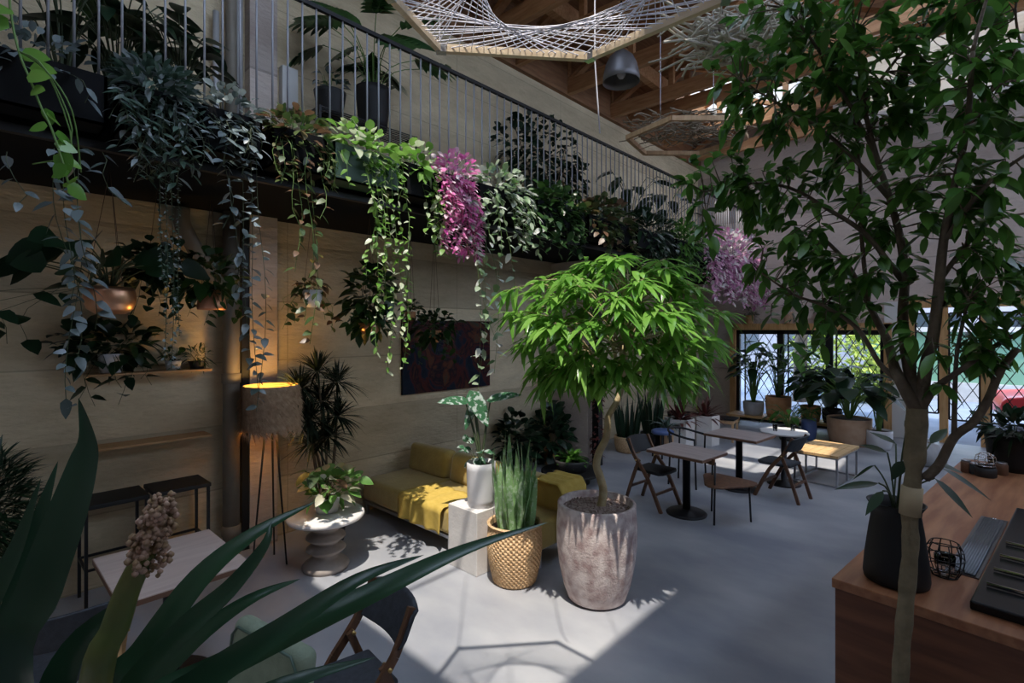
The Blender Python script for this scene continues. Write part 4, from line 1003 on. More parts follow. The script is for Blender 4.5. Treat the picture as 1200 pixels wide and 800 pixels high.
# bentwood armchair between tables
c = F(838, 560); t = T('bentwood_chair', 'dark chair with a curved hoop back between the two square café tables', 'chair', (-3.18, 7.05, 0), math.radians(5))
m = MB(); m.tube(smoothpath([(.2, -.24, .68), (.05, -.255, .70), (-.15, -.22, .74), (-.25, 0, .76), (-.15, .22, .74), (.05, .255, .70), (.2, .24, .68)], 5), .016, 8); m.build('hoop_back', M['black'], t)
m = MB(); m.prism([(.22, -.2), (.24, 0), (.22, .2), (-.14, .2), (-.2, .1), (-.2, -.1), (-.14, -.2)], .43, .46); m.build('seat', M['walnut'], t, bevel=.008)
for sx, sy, tz in ((.19, -.2, .69), (.19, .2, .69), (-.17, -.18, .74), (-.17, .18, .74)):
    m = MB(); m.tube([(sx*1.1, sy*1.08, 0), (sx, sy, .44), (sx, sy*1.15, tz)], .013, 8); m.build('leg', M['black'], t)
# slatted bench
c = atZ(968, 525, .44); t = T('slatted_bench', 'low bench of pale wooden slats on a grey metal frame in the sun', 'bench', (c.x, c.y, 0), RT)
m = MB(); bw, bl = .60, .98
for k in range(6): m.box((-bw/2+k*.1, -bl/2, .415), (-bw/2+k*.1+.094, bl/2, .45))
m.build('slats', M['bench'], t, smooth=False)
for y in (-.44, 0, .44):
    for x in (-.27, .27):
        m = MB(); m.bar((x, y, 0), (x, y, .415), .025, .025); m.build('leg', M['steel'], t, smooth=False)
m = MB()
for y in (-.44, .44): m.bar((-.27, y, .012), (.27, y, .012), .024, .024); m.bar((-.27, y, .40), (.27, y, .40), .024, .024)
for x in (-.27, .27): m.bar((x, -.44, .40), (x, .44, .40), .024, .024); m.bar((x, -.44, .012), (x, .44, .012), .024, .024)
m.build('frame', M['steel'], t, smooth=False)

# ================= PLANTED WINDOW =================
t = T('plant_bench', 'long low timber bench carrying pots along the steel window', 'bench', (-3.15, 12.32, 0))
m = MB(); m.box((-1.32, -.30, .21), (1.32, .30, .25)); m.build('top', M['firx'], t, smooth=False)
for x in (-1.25, 0, 1.25): m = MB(); m.box((x-.03, -.27, 0), (x+.03, .27, .21)); m.build('leg', M['fir'], t, smooth=False)
def wpot(px, label, r, h, potm, lmat, n, Hh, L, Wd, sp, y=12.32, z=.25, shape='heart', name='potted_plant'):
    p = atY(px, 450, y); t = T(name, label, 'plant', (p.x, y, z)); pot(t, r*.85, r, h, M[potm], belly=.015)
    lm, sm = MB(), MB(); broad(lm, sm, (0, 0, h-.05), n, Hh, L, Wd, sp, shape, .3, .008); lm.build('foliage', M[lmat], t); sm.build('stems', M['stem'], t); return t
wpot(883, 'leafy plant in a low grey pot at the window bench\'s far end', .22, .30, 'greypot', 'l_deep', 34, 1.3, .36, .2, .45)
wpot(912, 'strelitzia with big paddle leaves in a terracotta pot on the window bench', .26, .46, 'terra', 'l_tree', 18, 1.3, .62, .22, .55, shape='oval')
wpot(950, 'bushy green plant in a small terracotta pot on the window bench', .19, .32, 'terra', 'l_dark', 54, .85, .32, .22, .48)
wpot(975, 'dark broad leaf plant in a black pot at the window bench\'s lighter end', .18, .3, 'blackm', 'l_deep', 34, .95, .34, .24, .45)
wpot(948, 'small fern like plant in a blue glazed pot on the floor before the window bench', .13, .42, 'bluepot', 'l_dark', 16, .3, .2, .07, .25, 11.5, 0, 'lance')
c = F(995, 520); wpot(995, 'large tan clay pot of dark glossy split leaves on the floor by the slatted bench', .37, .50, 'tan', 'l_deep', 52, .95, .42, .28, .66, c.y+.02, 0)
c = F(1030, 527); wpot(1030, 'rubber plant on a bare stem in a pale pot by the white pillar', .21, .34, 'whitepot', 'l_dark', 20, 1.25, .22, .13, .35, c.y+.15, 0, 'oval')
c = F(925, 505); wpot(925, 'low spreading plant in a dark pot on the floor behind the round table', .2, .25, 'darkclay', 'l_tree', 24, .45, .3, .1, .45, 11.2, 0, 'lance')
# things on top of the window frame
for i, (px, r, h, mm, lab, lf) in enumerate(((880, .09, .2, 'terra', 'terracotta pot of wispy plant on the window\'s timber head above the strelitzia', 'l_mottle'), (925, .1, .26, 'tan', 'tan jar with trailing plant on the timber head over the window\'s middle', 'l_grey'), (962, .08, .24, 'greypot', 'grey jar with hanging moss on the timber head of the window', 'l_grey'), (995, .08, .22, 'terra', 'terracotta jar on the timber head of the window nearest the white pillar', 'l_mottle'))):
    p = atY(px, 380, BY-.02); smallpot(p.x, BY-.10+0, WH+.12, r, h, mm, lab, lf, (.14, .09, .12), 40, .12, .03, 'lance', tr=4)
# ================= BAR =================
BO = cw(1.54, 2.48); BR = math.radians(-6.1)
BM = Matrix.Translation(BO) @ Matrix.Rotation(BR, 4, 'Z')
def barloc(px, py, z=1.0): return BM.inverted() @ atZ(px, py, z)
def bw(x, y, z): return BM @ V((x, y, z))
t = T('bar_counter', 'long redwood bar counter filling the lower right of the room', 'counter', BO, BR)
m = MB(); m.box((0, 0, .955), (2.2, 3.5, 1.0)); m.build('worktop', M['bar'], t, bevel=.004)
m = MB(); m.box((.012, .012, 0), (2.19, .06, .955)); m.build('end_panel', M['barv'], t, smooth=False)
m = MB(); m.box((.012, .06, 0), (.05, 3.49, .955)); m.build('side_panel', M['barv'], t, smooth=False)
m = MB(); m.box((.05, 3.44, 0), (2.19, 3.49, .955)); m.build('end_panel', M['barv'], t, smooth=False)
m = MB(); m.box((2.15, .06, 0), (2.19, 3.44, .955)); m.build('side_panel', M['barv'], t, smooth=False)
m = MB()
for k in range(4): m.box((.3, .0, .22+.22*k), (2.19, .0125, .222+.22*k))
# ribbed drip tray
a, b_, c_, d_ = barloc(1150, 605), barloc(1187, 612), barloc(1150, 679), barloc(1121, 672)
x0, x1 = min(a.x, d_.x)-.0, max(b_.x, c_.x)-.02; y0, y1 = d_.y, a.y
tl = T('drip_tray', 'ribbed steel drip tray set into the bar top', 'tray', bw((x0+x1)/2, (y0+y1)/2, 1.0), BR)
hx, hy = (x1-x0)/2, (y1-y0)/2
m = MB(); m.box((-hx, -hy, 0), (hx, hy, .006)); m.build('pan', M['steeld'], tl, smooth=False)
m = MB()
for k in range(9): xx = -hx+.02+(2*hx-.04)*k/8; m.tube([(xx, -hy+.012, .010), (xx, hy-.05, .010)], .006, 8)
m.build('ribs', M['steeld'], tl)
m = MB(); m.lathe([(.012, .006), (.012, .012), (.004, .013)], (0, hy-.025, 0), 16); m.build('drain', M['chrome'], tl)
# black glossy sink unit with chrome rails
sx0 = barloc(1141, 704).x; tl = T('bar_sink', 'black glossy appliance with chrome rails beyond the drip tray on the bar', 'appliance', bw(sx0, .13, 1.0), BR)
m = MB(); m.box((0, 0, 0), (.75, 1.75, .04)); m.build('body', M['blackg'], tl, bevel=.008)
m = MB(); m.box((.42, .06, .04), (.74, 1.7, .34)); m.build('rear_housing', M['blackg'], tl, bevel=.02, seg=3)
for yy in (.22, .44, .66, .9):
    m = MB(); m.tube([(.03, yy, .052), (.41, yy, .052)], .009, 10); m.build('rail', M['chrome'], tl)
for yy in (.5, .8):
    m = MB(); m.tube([(.42, yy, .2), (.32, yy, .19), (.30, yy, .15)], .02, 10); m.build('spout', M['chrome'], tl)
# black vase
p = atZ(1050, 680, 1.0); t = T('potted_dark_lily', 'black tapered vase with long pointed dark leaves on the bar corner', 'plant', (p.x, p.y, 1.0))
m = MB(); m.lathe([(.10, 0), (.128, .006), (.132, .03), (.125, .12), (.108, .25), (.097, .32), (.10, .345), (.118, .375), (.110, .375), (.09, .34), (.09, .3)], n=40); m.build('vase', M['blackm'], t)
m = MB(); m.lathe([(.092, .325), (.01, .33)], n=20); m.build('soil', M['soil'], t)
lm, sm = MB(), MB(); base = V((0, 0, .32))
for px, py, tx, ty, dd, wd_ in ((1040, 530, 1008, 520, .1, .05), (1030, 566, 980, 570, -.05, .045), (1100, 545, 1128, 552, .05, .06), (1103, 548, 1160, 582, -.1, .06), (1095, 560, 1138, 602, -.2, .055), (1050, 520, 1020, 505, .25, .05), (1035, 575, 1015, 600, -.2, .04), (1090, 520, 1110, 500, .2, .05), (1060, 540, 1045, 560, -.1, .05), (1025, 545, 1000, 560, .2, .045), (1062, 505, 1075, 480, .1, .05)):
    e = W(px, py, 2.37+dd)-t.location; tp = W(tx, ty, 2.37+dd*1.4)-t.location
    sm.tube(smoothpath([base+rv(.015), base.lerp(e, .5)+UP*.04, e], 4), .004, 5)
    lm.leaf(e, tp-e, (tp-e).length*1.05, wd_, UP+V((.3, -.3, 0)), .06, .2, 6, 'lance')
lm.build('foliage', M['l_deep'], t); sm.build('stems', M['stemd'], t)
# wire basket
p = atZ(1107, 674, 1.0); t = T('wire_basket', 'small rounded black wire basket with glass inside on the bar', 'basket', (p.x, p.y, 1.0))
m = MB(); pr = [(.05, .004), (.068, .04), (.075, .09), (.07, .13), (.055, .16)]
for k in range(10):
    a = k*.6283; m.tube([(r*math.cos(a), r*math.sin(a), z) for r, z in pr], .0028, 6)
for r, z in pr: m.tube([(r*math.cos(a*.314), r*math.sin(a*.314), z) for a in range(21)], .0028, 6)
for s in (-.03, 0, .03): m.bar((-.04, s, .004), (.04, s, .004), .004, .004)
m.build('wire_cage', M['black'], t)
m = MB(); m.lathe([(.03, .008), (.04, .05), (.042, .1), (.039, .1), (.036, .05), (.026, .014)], n=24); m.build('glass_cup', M['glass'], t)
# far end of the bar: jars, wire cloche, black pot with plant
for i, (px, py, r, h, mm, lab) in enumerate(((1132, 553, .035, .1, 'brownedge', 'brown jar at the bar\'s far end, closest to the doorway'), (1142, 555, .035, .09, 'dglass', 'dark glass jar beside the brown jar on the bar'), (1155, 558, .07, .085, 'darkclay', 'wide dark tin under the wire cloche on the bar'), (1174, 556, .04, .1, 'brownedge', 'brown jar between the wide tin and the black tub'))):
    p = atZ(px, py, 1.0); t = T('jar', lab, 'jar', (p.x, p.y, 1.0), 0, 'jars at the far end of the bar')
    m = MB(); m.lathe([(r*.9, 0), (r, .006), (r, h*.8), (r*.85, h*.9)], n=24); m.build('body', M[mm], t)
    m = MB(); m.lathe([(r*.9, h*.9), (r*.9, h), (r*.8, h+.004)], n=24); m.build('lid', M['steel'] if i != 2 else M['black'], t)
    if i == 2: tin = (p, h)
p, h = tin; t = T('wire_cloche', 'silvery wire cloche sitting on the wide dark tin', 'cloche', (p.x, p.y, 1.0+h+.004))
m = MB()
for k in range(8):
    a = k*.785; m.tube([(r*math.cos(a), r*math.sin(a), z) for r, z in ((.06, .003), (.068, .03), (.06, .075), (.03, .10), (.005, .105))], .0025, 6)
for r, z in ((.06, .003), (.068, .03), (.06, .075)): m.tube([(r*math.cos(a*.314), r*math.sin(a*.314), z) for a in range(21)], .0025, 6)
m.build('wires', M['chrome'], t)
p = atZ(1190, 550, 1.0); t = T('potted_bar_shrub', 'dark spiky shrub in a black tub at the far end of the bar', 'plant', (p.x, p.y, 1.0))
pot(t, .17, .20, .30, M['blackm'])
lm, sm = MB(), MB(); bush(lm, (0, 0, .37), (.26, .26, .12), 190, .13, .045, .3, 'lance', 4, .5); stems(sm, (0, 0, .25), (0, 0, .36), (.2, .2, .1), 14); lm.build('foliage', M['l_deep'], t); sm.build('stems', M['stemd'], t)
# grey sack near the doorway
p = F(1088, 545); t = T('sack', 'lumpy grey and cream sack on the floor by the doorway post', 'bag', (p.x, p.y, 0))
m = MB(); m.lathe([(.14, 0), (.21, .03), (.23, .12), (.2, .26), (.12, .34), (.05, .37), (.07, .42), (.03, .43)], n=28, fn=lambda i, j: .018*math.sin(j*1.1+i)+.012*math.sin(j*.45+2*i)); m.build('cloth', M['greypot'], t)
m = MB(); m.lathe([(.06, .355), (.066, .37), (.06, .385)], n=20); m.build('tie', M['rattan'], t)

# ================= TREE AT THE RIGHT =================
TD = 1.95
b0 = W(1046, 1010, TD); t = T('indoor_tree', 'tall slender fig tree with dark leaves growing in front of the bar', 'tree', (b0.x, b0.y, 0))
m = MB(); m.lathe([(.15, 0), (.17, .01), (.2, .3), (.205, .36), (.19, .36), (.185, .31)], n=36); m.build('pot', M['stonepot'], t)
m = MB(); m.lathe([(.186, .32), (.01, .33)], n=24); m.build('soil', M['soil'], t)
def pw(pts): return [W(*p)-t.location for p in pts]
trunk = [V((0, 0, .30))]+pw([(1047, 900, TD), (1053, 830, TD), (1057, 760, TD), (1062, 700, TD), (1067, 640, TD), (1066, 600, TD), (1070, 560, TD), (1073, 520, TD), (1075, 478, TD)])
q = smoothpath(trunk, 4); tm = MB(); tm.tube(q, [.027+.002*math.sin(i*1.9)+(.008 if i > len(q)*.8 else 0) for i in range(len(q))], 12); tm.build('trunk', M['barko'], t)
m = MB(); a, b = pw([(1066, 603, TD), (1069, 570, TD)]); m.tube([a, a.lerp(b, .5), b], [.035, .036, .035], 14); m.build('bandage', M['bandage'], t)
bm = MB(); nodes = []
def branch(pts, r0, r1):
    q = smoothpath(pw(pts), 4); bm.tube(q, [r0+(r1-r0)*i/(len(q)-1) for i in range(len(q))], 8); nodes.extend(q[2:])
T0 = TD
branch([(1075, 482, TD), (1060, 455, TD), (1048, 430, 2.0), (1041, 402, 2.05), (1030, 380, 2.1), (1012, 345, 2.15), (990, 305, 2.2), (955, 270, 2.3)], .024, .006)
branch([(1078, 482, TD), (1084, 435, 1.93), (1094, 390, 1.9), (1100, 340, 1.9), (1106, 280, 1.88), (1118, 220, 1.85), (1133, 150, 1.8), (1140, 60, 1.75)], .024, .007)
branch([(1075, 478, TD), (1064, 425, 1.98), (1058, 375, 2.0), (1060, 325, 2.02), (1055, 280, 2.05), (1042, 230, 2.08), (1026, 180, 2.1), (1012, 120, 2.1), (1002, 40, 2.1)], .022, .006)
branch([(1080, 480, TD), (1096, 455, 1.9), (1128, 432, 1.85), (1168, 404, 1.8), (1215, 380, 1.75)], .014, .006)
branch([(1052, 445, 1.99), (1030, 425, 2.05), (1005, 385, 2.1), (965, 358, 2.2), (930, 345, 2.3), (890, 318, 2.4)], .012, .004)
branch([(1058, 330, 2.02), (1015, 275, 2.1), (970, 245, 2.2), (925, 220, 2.3), (875, 215, 2.4), (825, 225, 2.5)], .011, .004)
branch([(1042, 232, 2.08), (1000, 185, 2.1), (960, 150, 2.15), (910, 120, 2.2), (868, 95, 2.3)], .010, .004)
branch([(1105, 285, 1.88), (1140, 235, 1.8), (1175, 200, 1.7), (1220, 170, 1.65)], .010, .004)
branch([(1018, 360, 2.12), (1010, 280, 2.15), (1008, 205, 2.2), (1000, 130, 2.25), (985, 50, 2.3)], .009, .005)
branch([(1100, 330, 1.9), (1130, 290, 1.95), (1160, 260, 2.0), (1200, 250, 2.0)], .010, .004)
branch([(1084, 560, 1.93), (1100, 545, 1.9), (1118, 512, 1.88), (1140, 495, 1.85), (1158, 468, 1.83), (1172, 435, 1.8), (1192, 408, 1.78)], .017, .011)
branch([(1118, 512, 1.88), (1119, 460, 1.87), (1122, 410, 1.86), (1135, 350, 1.84)], .009, .005)
branch([(1012, 120, 2.1), (1050, 70, 2.1), (1090, 20, 2.1), (1110, -40, 2.1)], .007, .004)
branch([(1026, 180, 2.1), (960, 60, 2.15), (920, 10, 2.2)], .008, .004)
branch([(1133, 150, 1.8), (1165, 100, 1.8), (1195, 50, 1.8)], .008, .004)
branch([(1140, 60, 1.75), (1150, 20, 1.75), (1165, -30, 1.75)], .007, .004); branch([(1195, 50, 1.8), (1190, 10, 1.8), (1200, -30, 1.8)], .004, .003); branch([(1165, 100, 1.8), (1185, 95, 1.8), (1215, 90, 1.8)], .004, .003)
lm = MB()
clumps = [(905, 25, 2.2, 55, 12), (950, 45, 2.15, 60, 15), (1000, 50, 2.1, 60, 14), (1050, 60, 2.05, 55, 13), (1095, 75, 2.0, 55, 12), (1140, 60, 1.9, 55, 8), (925, 95, 2.2, 55, 13), (975, 110, 2.15, 55, 12), (900, 140, 2.25, 50, 9),
 (870, 170, 2.3, 45, 9), (840, 205, 2.4, 42, 11), (880, 225, 2.4, 50, 13), (925, 210, 2.3, 50, 11), (910, 260, 2.35, 48, 10), (860, 245, 2.4, 35, 6), (940, 165, 2.2, 45, 8), (1000, 165, 2.15, 40, 6), (1050, 130, 2.0, 45, 7), (1080, 170, 1.95, 50, 9), (1120, 140, 1.9, 55, 10), (1165, 130, 1.8, 50, 8),
 (1100, 215, 1.9, 45, 9), (1145, 210, 1.8, 50, 9), (1185, 190, 1.75, 45, 9), (1170, 265, 1.85, 50, 10), (1120, 265, 1.9, 40, 7), (1195, 320, 1.85, 45, 11), (1150, 330, 1.85, 40, 9), (1060, 250, 2.0, 35, 5), (1030, 215, 2.1, 40, 4),
 (930, 310, 2.3, 48, 12), (980, 300, 2.2, 45, 10), (925, 345, 2.4, 30, 5), (960, 345, 2.25, 45, 9), (1000, 330, 2.15, 40, 7), (1045, 290, 2.05, 30, 5), (1030, 350, 2.1, 35, 5), (1090, 330, 1.9, 35, 5), (1170, 380, 1.8, 40, 8), (1130, 385, 1.85, 38, 6), (1135, 440, 1.85, 24, 4), (1090, 400, 1.9, 30, 3), (985, 390, 2.15, 28, 3), (1190, 90, 1.8, 40, 6), (870, 60, 2.3, 40, 6), (1085, 10, 2.0, 60, 9), (1160, 5, 1.9, 50, 7), (960, 5, 2.15, 60, 9)]
for px, py, d, rp, n in clumps:
    cpt = W(px, py, d)-t.location; rr = rp/FPX*d
    for _ in range(int(n*1.25)):
        p = cpt+rv(rr); b = min(nodes, key=lambda x: (x-p).length_squared)
        mid = b.lerp(p, .5)+rv(.03)+UP*.02; pth = smoothpath([b, mid, p], 2); bm.tube(pth, [.0032-.002*j/(len(pth)-1) for j in range(len(pth))], 4, False)
        o = (p-b).normalized()
        for j in range(6):
            pp = pth[-1].lerp(pth[-3], j/6); d_ = o*.6+rv(.9)+V((0, 0, -.15)); l = rnd.uniform(.055, .095)
            lm.leaf(pp, d_, l, l*.46, UP+rv(.35), .35, .15, 4, 'oval')
bm.build('branches', M['bark'], t); lm.build('foliage', M['l_tree'], t)

# ================= FOREGROUND STRAP LEAF PLANT =================
base = W(95, 960, 1.0); t = T('crinum_plant', 'big dark strap leaved plant with a brown seed head closest to the viewer', 'plant', (base.x, base.y, 0))
hb = base.z
m = MB(); m.lathe([(.15, 0), (.17, .02), (.20, hb-.12), (.205, hb-.06), (.19, hb-.06), (.185, hb-.12)], n=36); m.build('pot', M['blackm'], t)
m = MB(); m.lathe([(.187, hb-.11), (.01, hb-.10)], n=20); m.build('soil', M['soil'], t)
lm = MB(); r0 = V((0, 0, hb-.10))
def strap(pts, w, nrm=UP, fold=.35):
    lm.blade(smoothpath([r0+rv(.04)]+pw(pts), 5), w, nrm, fold, lambda u: min(1, .5+u*1.8)*(1-max(0, (u-.35)/.65)**1.6)+.004)
strap([(150, 850, 1.0), (260, 785, 1.05), (430, 700, 1.12), (545, 645, 1.2), (642, 612, 1.25)], .066, V((.5, -.3, 1)))
strap([(170, 860, .97), (240, 800, 1.0), (330, 740, 1.05), (420, 680, 1.1), (497, 650, 1.14)], .066, V((.6, -.5, 1)))
strap([(120, 830, .95), (170, 770, .97), (235, 680, 1.02), (300, 625, 1.07), (370, 588, 1.12)], .068, V((.5, -.5, .8)))
strap([(130, 850, .93), (210, 745, .96), (270, 690, 1.0), (310, 640, 1.03), (318, 610, 1.06)], .045, V((.7, -.7, .5)))
strap([(160, 840, 1.05), (220, 760, 1.07), (290, 705, 1.1), (352, 678, 1.14)], .05, V((.5, -.5, .8)))
strap([(20, 790, .85), (50, 690, .87), (82, 600, .9), (100, 540, .93), (103, 510, .94), (92, 466, .95)], .066, V((1, -.6, 0)))
strap([(-20, 830, .9), (10, 740, .92), (35, 650, .95), (52, 590, .97), (68, 540, 1.0)], .042, V((1, -.4, .1)))
strap([(-60, 800, .85), (-20, 720, .86), (20, 640, .9), (48, 560, .94)], .04, V((1, -.4, .1)))
strap([(250, 860, .95), (330, 805, 1.0), (440, 770, 1.05)], .05, V((.4, -.5, 1)))
strap([(70, 850, .9), (90, 760, .92), (150, 700, .95)], .07, V((.7, -.7, .4)))
lm.build('foliage', M['l_strap'], t)
m = MB()
M['stemo'] = mat('olive_stem', (.07, .10, .02), .5, 0, (.13, .13, .03), 8)
q = smoothpath([r0]+pw([(112, 800, .86), (135, 735, .86), (150, 690, .86), (172, 645, .86)]), 4); m.tube(q, [.026-.010*i/len(q) for i in range(len(q))], 10); m.build('flower_stem', M['stemo'], t)
m = MB(); ax, bx = pw([(170, 660, .86), (192, 588, .86)])
for i in range(420):
    u = rnd.random(); p = ax.lerp(bx, u)+rv(1).normalized()*rnd.uniform(.012, .036)*(1.1-.5*u); s = rnd.uniform(.003, .0065)
    m.lathe([(s*.2, -s), (s*.9, -s*.4), (s, .2*s), (s*.2, s)], p, 6)
m.build('seed_head', M['flower'], t)

# ================= HUNG FROM THE ROOF =================
def hexframe(name, label, pts, strings=True, hang=True):
    cen = sum(pts, V())/6; t = T(name, label, 'hanging frame', cen)
    L = [p-cen for p in pts]
    for i in range(6):
        a, b = L[i], L[(i+1) % 6]; m = MB(); m.bar(a, b, .026, .034); m.build('rail', M['frame'], t, smooth=False)
        m = MB(); d = (b-a).normalized(); m.bar(a-d*.015, a+d*.03, .034, .040); m.build('corner_clamp', M['steel'], t, smooth=False)
    if strings:
        m = MB(); ns = 12
        for i, j in ((0, 2), (1, 3), (2, 4), (3, 5), (4, 0), (5, 1)):
            for k in range(ns):
                u = (k+.5)/ns; p = L[i].lerp(L[(i+1) % 6], u); q = L[j].lerp(L[(j+1) % 6], 1-u if (i+j) % 2 else u)
                s = V((0, 0, rnd.uniform(.0, .015))); m.tube([p+s, (p+q)/2-UP*.008+s, q+s], .0022, 4, False)
        m.build('string_web', M['string'], t)
    for i in range(0, 6, 2):
        m = MB(); m.tube([L[i], V((L[i].x, L[i].y, 6.4-cen.z))], .004, 5); m.build('cord', M['string'], t)
    return t
ZH = 3.46; k = (ZH-CAMZ)*FPX
A = W(515, 57, k/(HY-57)); B = W(690, 67, k/(HY-67)); C_ = W(850, -2, k/(HY+2)); Lf = W(455, -8, k/(HY+8))
def flat(p): return V((p.x, p.y, ZH))
A, B, C_, Lf = map(flat, (A, B, C_, Lf)); cen = (A+B)/2+(((C_+Lf)/2)-(A+B)/2)*1.2
D_ = cen*2-A; E_ = cen*2-B
D_, E_ = flat(D_), flat(E_)
hexframe('string_frame', 'wooden hexagonal frame strung with crossing white strings under the roof', [A, B, C_, D_, E_, Lf])
# long loose cord
p = W(697, 70, 2.5); e = W(703, 156, 2.5); t = T('loose_cord', 'single white cord dangling below the string frame', 'cord', p)
m = MB(); m.tube([V((0, 0, 6.4-p.z)), V((0, 0, 0)), (e-p)*.6, e-p], .0035, 6); m.build('cord', M['string'], t)
# metal dome pendant
p = W(728, 78, 6.6); t = T('dome_pendant', 'large dull metal dome pendant hanging beneath the far trusses', 'pendant lamp', p)
m = MB(); m.lathe([(.235, -.2), (.23, -.12), (.2, .02), (.15, .12), (.07, .19), (.03, .21), (.028, .28), (.005, .285)], n=36, cap0=False); o = m.build('lamp_shade', M['dull'], t); md = o.modifiers.new('s', 'SOLIDIFY'); md.thickness = .006
m = MB(); m.tube([(0, 0, .28), (0, 0, 6.4-p.z)], .01, 8); m.build('cord', M['black'], t)
m = MB(); m.lathe([(.02, -.02), (.05, -.07), (.055, -.11), (.03, -.15), (.005, -.16)], n=16); m.build('bulb', M['whitepot'], t)
# branch bundles hung as sculptures
def nest(px, py, d, rx, rz, n, label, hexa=False, mt='rattan'):
    p = W(px, py, d); t = T('branch_sculpture', label, 'hanging sculpture', p, 0, 'branch bundles hung from the roof')
    m = MB(); sx = V((CS, SN, 0)); dy = V((-SN, CS, 0))
    for _ in range(n):
        a = sx*rnd.uniform(-rx, rx)+dy*rnd.uniform(-rx, rx)*.5+UP*rnd.uniform(-rz, rz); b = a+sx*rnd.uniform(-.35, .35)+dy*rnd.uniform(-.25, .25)+UP*rnd.uniform(-.1, .1)
        m.tube([a, (a+b)/2+rv(.05), b], rnd.uniform(.004, .010), 5, False)
    m.build('branches', M[mt], t)
    for s in (-.6, .6):
        m = MB(); m.tube([sx*rx*s, sx*rx*s+UP*(6.4-p.z)], .005, 5); m.build('cord', M['string'], t)
    if hexa:
        R = rx*1.35; m = MB(); ps = [sx*R*math.cos(k*1.0472)+dy*R*math.sin(k*1.0472)*.9-UP*rz*.9 for k in range(6)]
        for k in range(6): m.bar(ps[k], ps[(k+1) % 6], .045, .055)
        m.build('hexagon_rail', M['oak'], t, smooth=False)
    return t
nest(805, 150, 6.4, .55, .13, 240, 'tangled twig bundle on a wooden hexagon hanging beneath the far trusses', True)
nest(868, 40, 3.4, .30, .14, 260, 'pale woolly twig bundle hanging next to the string frame', mt='wool')

# ================= OUTSIDE =================
m = MB(); m.box((-30, BY, -.2), (30, 60, -.02)); struct('ground_outside', m, M['asphalt'])
m = MB(); m.box((-9, BY+.3, 3.1), (9, 15.6, 3.25)); struct('added_canopy', m, M['deck'])  # unseen slab added to shade the ground outside the doorway
def lattice(x0, x1, z0, z1, y, label, wcol='black'):
    t = T('lattice_gate', label, 'gate', ((x0+x1)/2, y, 0), 0, 'lattice gates')
    cx = (x0+x1)/2; m = MB()
    for a, b in (((x0, z0), (x1, z0)), ((x0, z1), (x1, z1)), ((x0, z0), (x0, z1)), ((x1, z0), (x1, z1))): m.bar((a[0]-cx, 0, a[1]), (b[0]-cx, 0, b[1]), .03, .03, V((0, 1, 0)))
    m.build('frame', M[wcol], t, smooth=False)
    m = MB(); s = .24; w = x1-x0; h = z1-z0; sl = 1.7
    for sg in (1, -1):
        k = -h/sl
        while k < w+h/sl:
            xa, xb = k, k+h/sl; za, zb = 0., h
            if xa < 0: za = -xa*sl; xa = 0
            if xb > w: zb = h-(xb-w)*sl; xb = w
            if xb > xa and zb > za:
                p = (x0+xa, z0+za) if sg == 1 else (x1-xa, z0+za); q = (x0+xb, z0+zb) if sg == 1 else (x1-xb, z0+zb)
                m.bar((p[0]-cx, 0, p[1]), (q[0]-cx, 0, q[1]), .014, .014, V((0, 1, 0)))
            k += s
    m.build('lattice', M[wcol], t, smooth=False)
sp = (WX1-WX0)/3
labs = ('lattice gate outside the window behind the leafy grey pot', 'lattice gate outside the middle pane of the window', 'lattice gate outside the window pane next to the white pillar')
for k in range(3): lattice(WX0+sp*k+.05, WX0+sp*(k+1)-.05, .05, 2.15, BY+.45, labs[k])
xs_ = [atY(px, 400, BY).x for px in (1067, 1106, 1155)]+[2.0]
labs = ('open lattice gate in the doorway between its first two timber posts', 'open lattice gate in the doorway behind the bar\'s jars', 'open lattice gate in the doorway at the picture\'s edge')
for k in range(3): lattice(xs_[k]+.08, xs_[k+1]-.08, .45 if k else .55, 2.5, BY+.02, labs[k])
t = T('street_wall', 'green clad low shed with white base across the street', 'building', (-.9, 21, 0))
m = MB(); m.box((-2.2, 0, .55), (2.6, 1.5, 2.1)); m.build('cladding', M['greenwall'], t, smooth=False)
m = MB(); m.box((-2.3, -.1, -.02), (2.7, 1.6, .55)); m.build('base', M['greypot'], t, smooth=False)
m = MB(); m.box((-2.4, -.2, 2.1), (2.8, 1.7, 2.25)); m.build('roof', M['greypot'], t, smooth=False)
t = T('office_building', 'pale building with dark windows across the street', 'building', (0, 31, 0))
m = MB(); m.box((-26, 0, -.02), (26, 6, 8)); m.build('wall', M['bldg'], t, smooth=False)
for i in range(14):
    for j in range(2):
        m = MB(); x = -20+2.9*i; m.box((x, -.04, 1.0+3.2*j), (x+1.6, .02, 2.9+3.2*j)); m.build('window', M['dglass'], t, smooth=False)
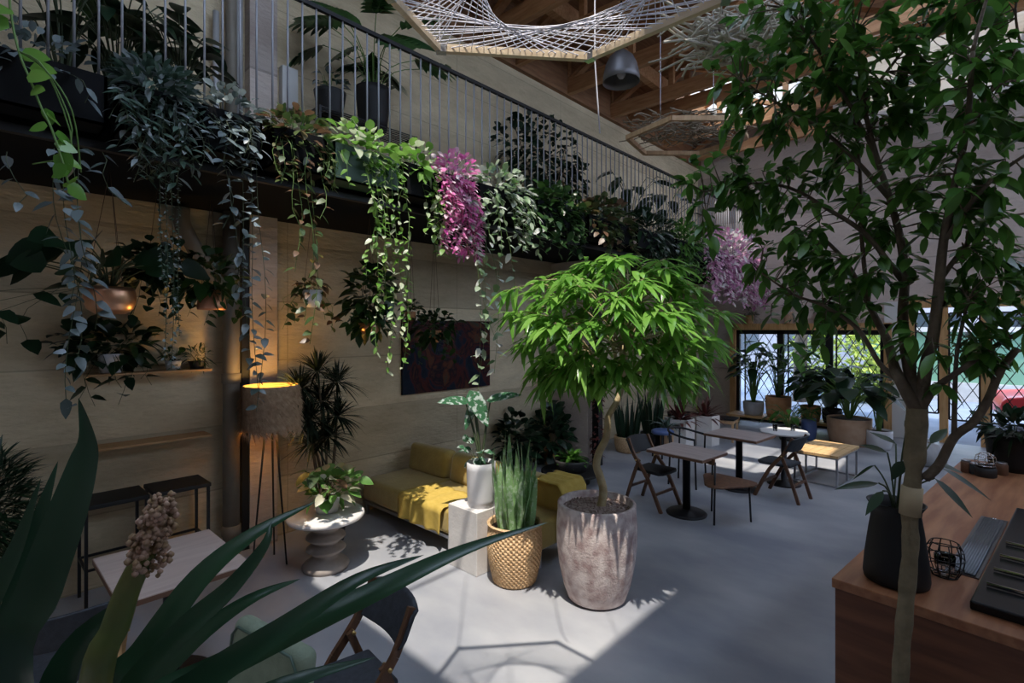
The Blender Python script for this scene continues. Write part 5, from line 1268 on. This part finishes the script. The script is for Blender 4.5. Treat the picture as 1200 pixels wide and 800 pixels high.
# red car
p = V((.12, 15.9, -.02)); t = T('car', 'red parked car seen through the doorway lattice', 'car', p, math.radians(8))
m = MB(); prof = [(-.1, .35), (-.12, .62), (0, .78), (.9, .9), (1.5, 1.32), (2.6, 1.38), (3.4, .98), (4.0, .9), (4.1, .6), (4.05, .32)]
n = len(prof); vs = []
for y, sc_ in ((-.85, .97), (-.6, 1), (.6, 1), (.85, .97)): vs += [V((x, y, z*sc_ if z > .7 else z)) for x, z in prof]
fs = [(r*n+i, r*n+(i+1) % n, (r+1)*n+(i+1) % n, (r+1)*n+i) for r in range(3) for i in range(n)]+[tuple(range(n-1, -1, -1)), tuple(range(3*n, 4*n))]
m.add(vs, fs); m.build('body', M['red'], t, bevel=.06, seg=3)
for s in (-1, 1):
    m = MB(); m.prism([(1.15, .92), (1.6, 1.26), (2.5, 1.3), (3.1, .95)], -.005, .005, Matrix.Translation((0, s*.845, 0)) @ Matrix.Rotation(math.pi/2, 4, 'X')); m.build('window', M['dglass'], t, smooth=False)
    for x in (.75, 3.2):
        m = MB(); m.lathe([(.2, -.1), (.3, -.09), (.32, 0), (.3, .09), (.2, .1)], n=24); m.v = [(v[0]+x, s*.8+v[2], v[1]+.32) for v in m.v]; m.build('wheel', M['tyre'], t)
# street trees
def street_tree(x, y, label, h, r, lmat, n=500):
    t = T('street_tree', label, 'tree', (x, y, -.02), 0, 'trees in the street')
    m = MB(); m.tube([(0, 0, 0), (.05, 0, h*.5), (0, .05, h)], [.2, .17, .1], 10); m.build('trunk', M['bark'], t)
    lm = MB(); bush(lm, (0, 0, h), (r, r, r*.8), n, .3, .16, .3, 'oval', 3); lm.build('foliage', M[lmat], t)
street_tree(-4.3, 17.5, 'grey trunked tree outside the window in front of the sunlit shrub', 4.2, 1.6, 'l_dark')
t = T('sunny_shrub', 'sunlit yellow green shrub beyond the window lattice', 'shrub', (-3.3, 18.9, -.02))
lm = MB(); bush(lm, (0, 0, 1.4), (1.6, 1.0, 1.4), 1500, .24, .12, .3, 'oval', 3); lm.build('foliage', M['l_lawn'], t)
m = MB(); stems(m, (0, 0, 0), (0, 0, 1.2), (1.2, .8, 1.1), 20, .02); m.build('stems', M['bark'], t)

# keep leaves and stems on the room's side of its walls
for o in list(C.objects):
    if o.type != 'MESH': continue
    r = o
    while r.parent is not None: r = r.parent
    if r.get('category') not in ('plant', 'planter', 'hanging plant', 'tree') or r.location.y > BY: continue
    mw = parent_matrix(o); inv = mw.inverted(); me = o.data
    for v in me.vertices:
        w = mw @ v.co
        if w.x < LX+.012 or w.y > BY-.012:
            w.x = max(w.x, LX+.012); w.y = min(w.y, BY-.012); v.co = inv @ w
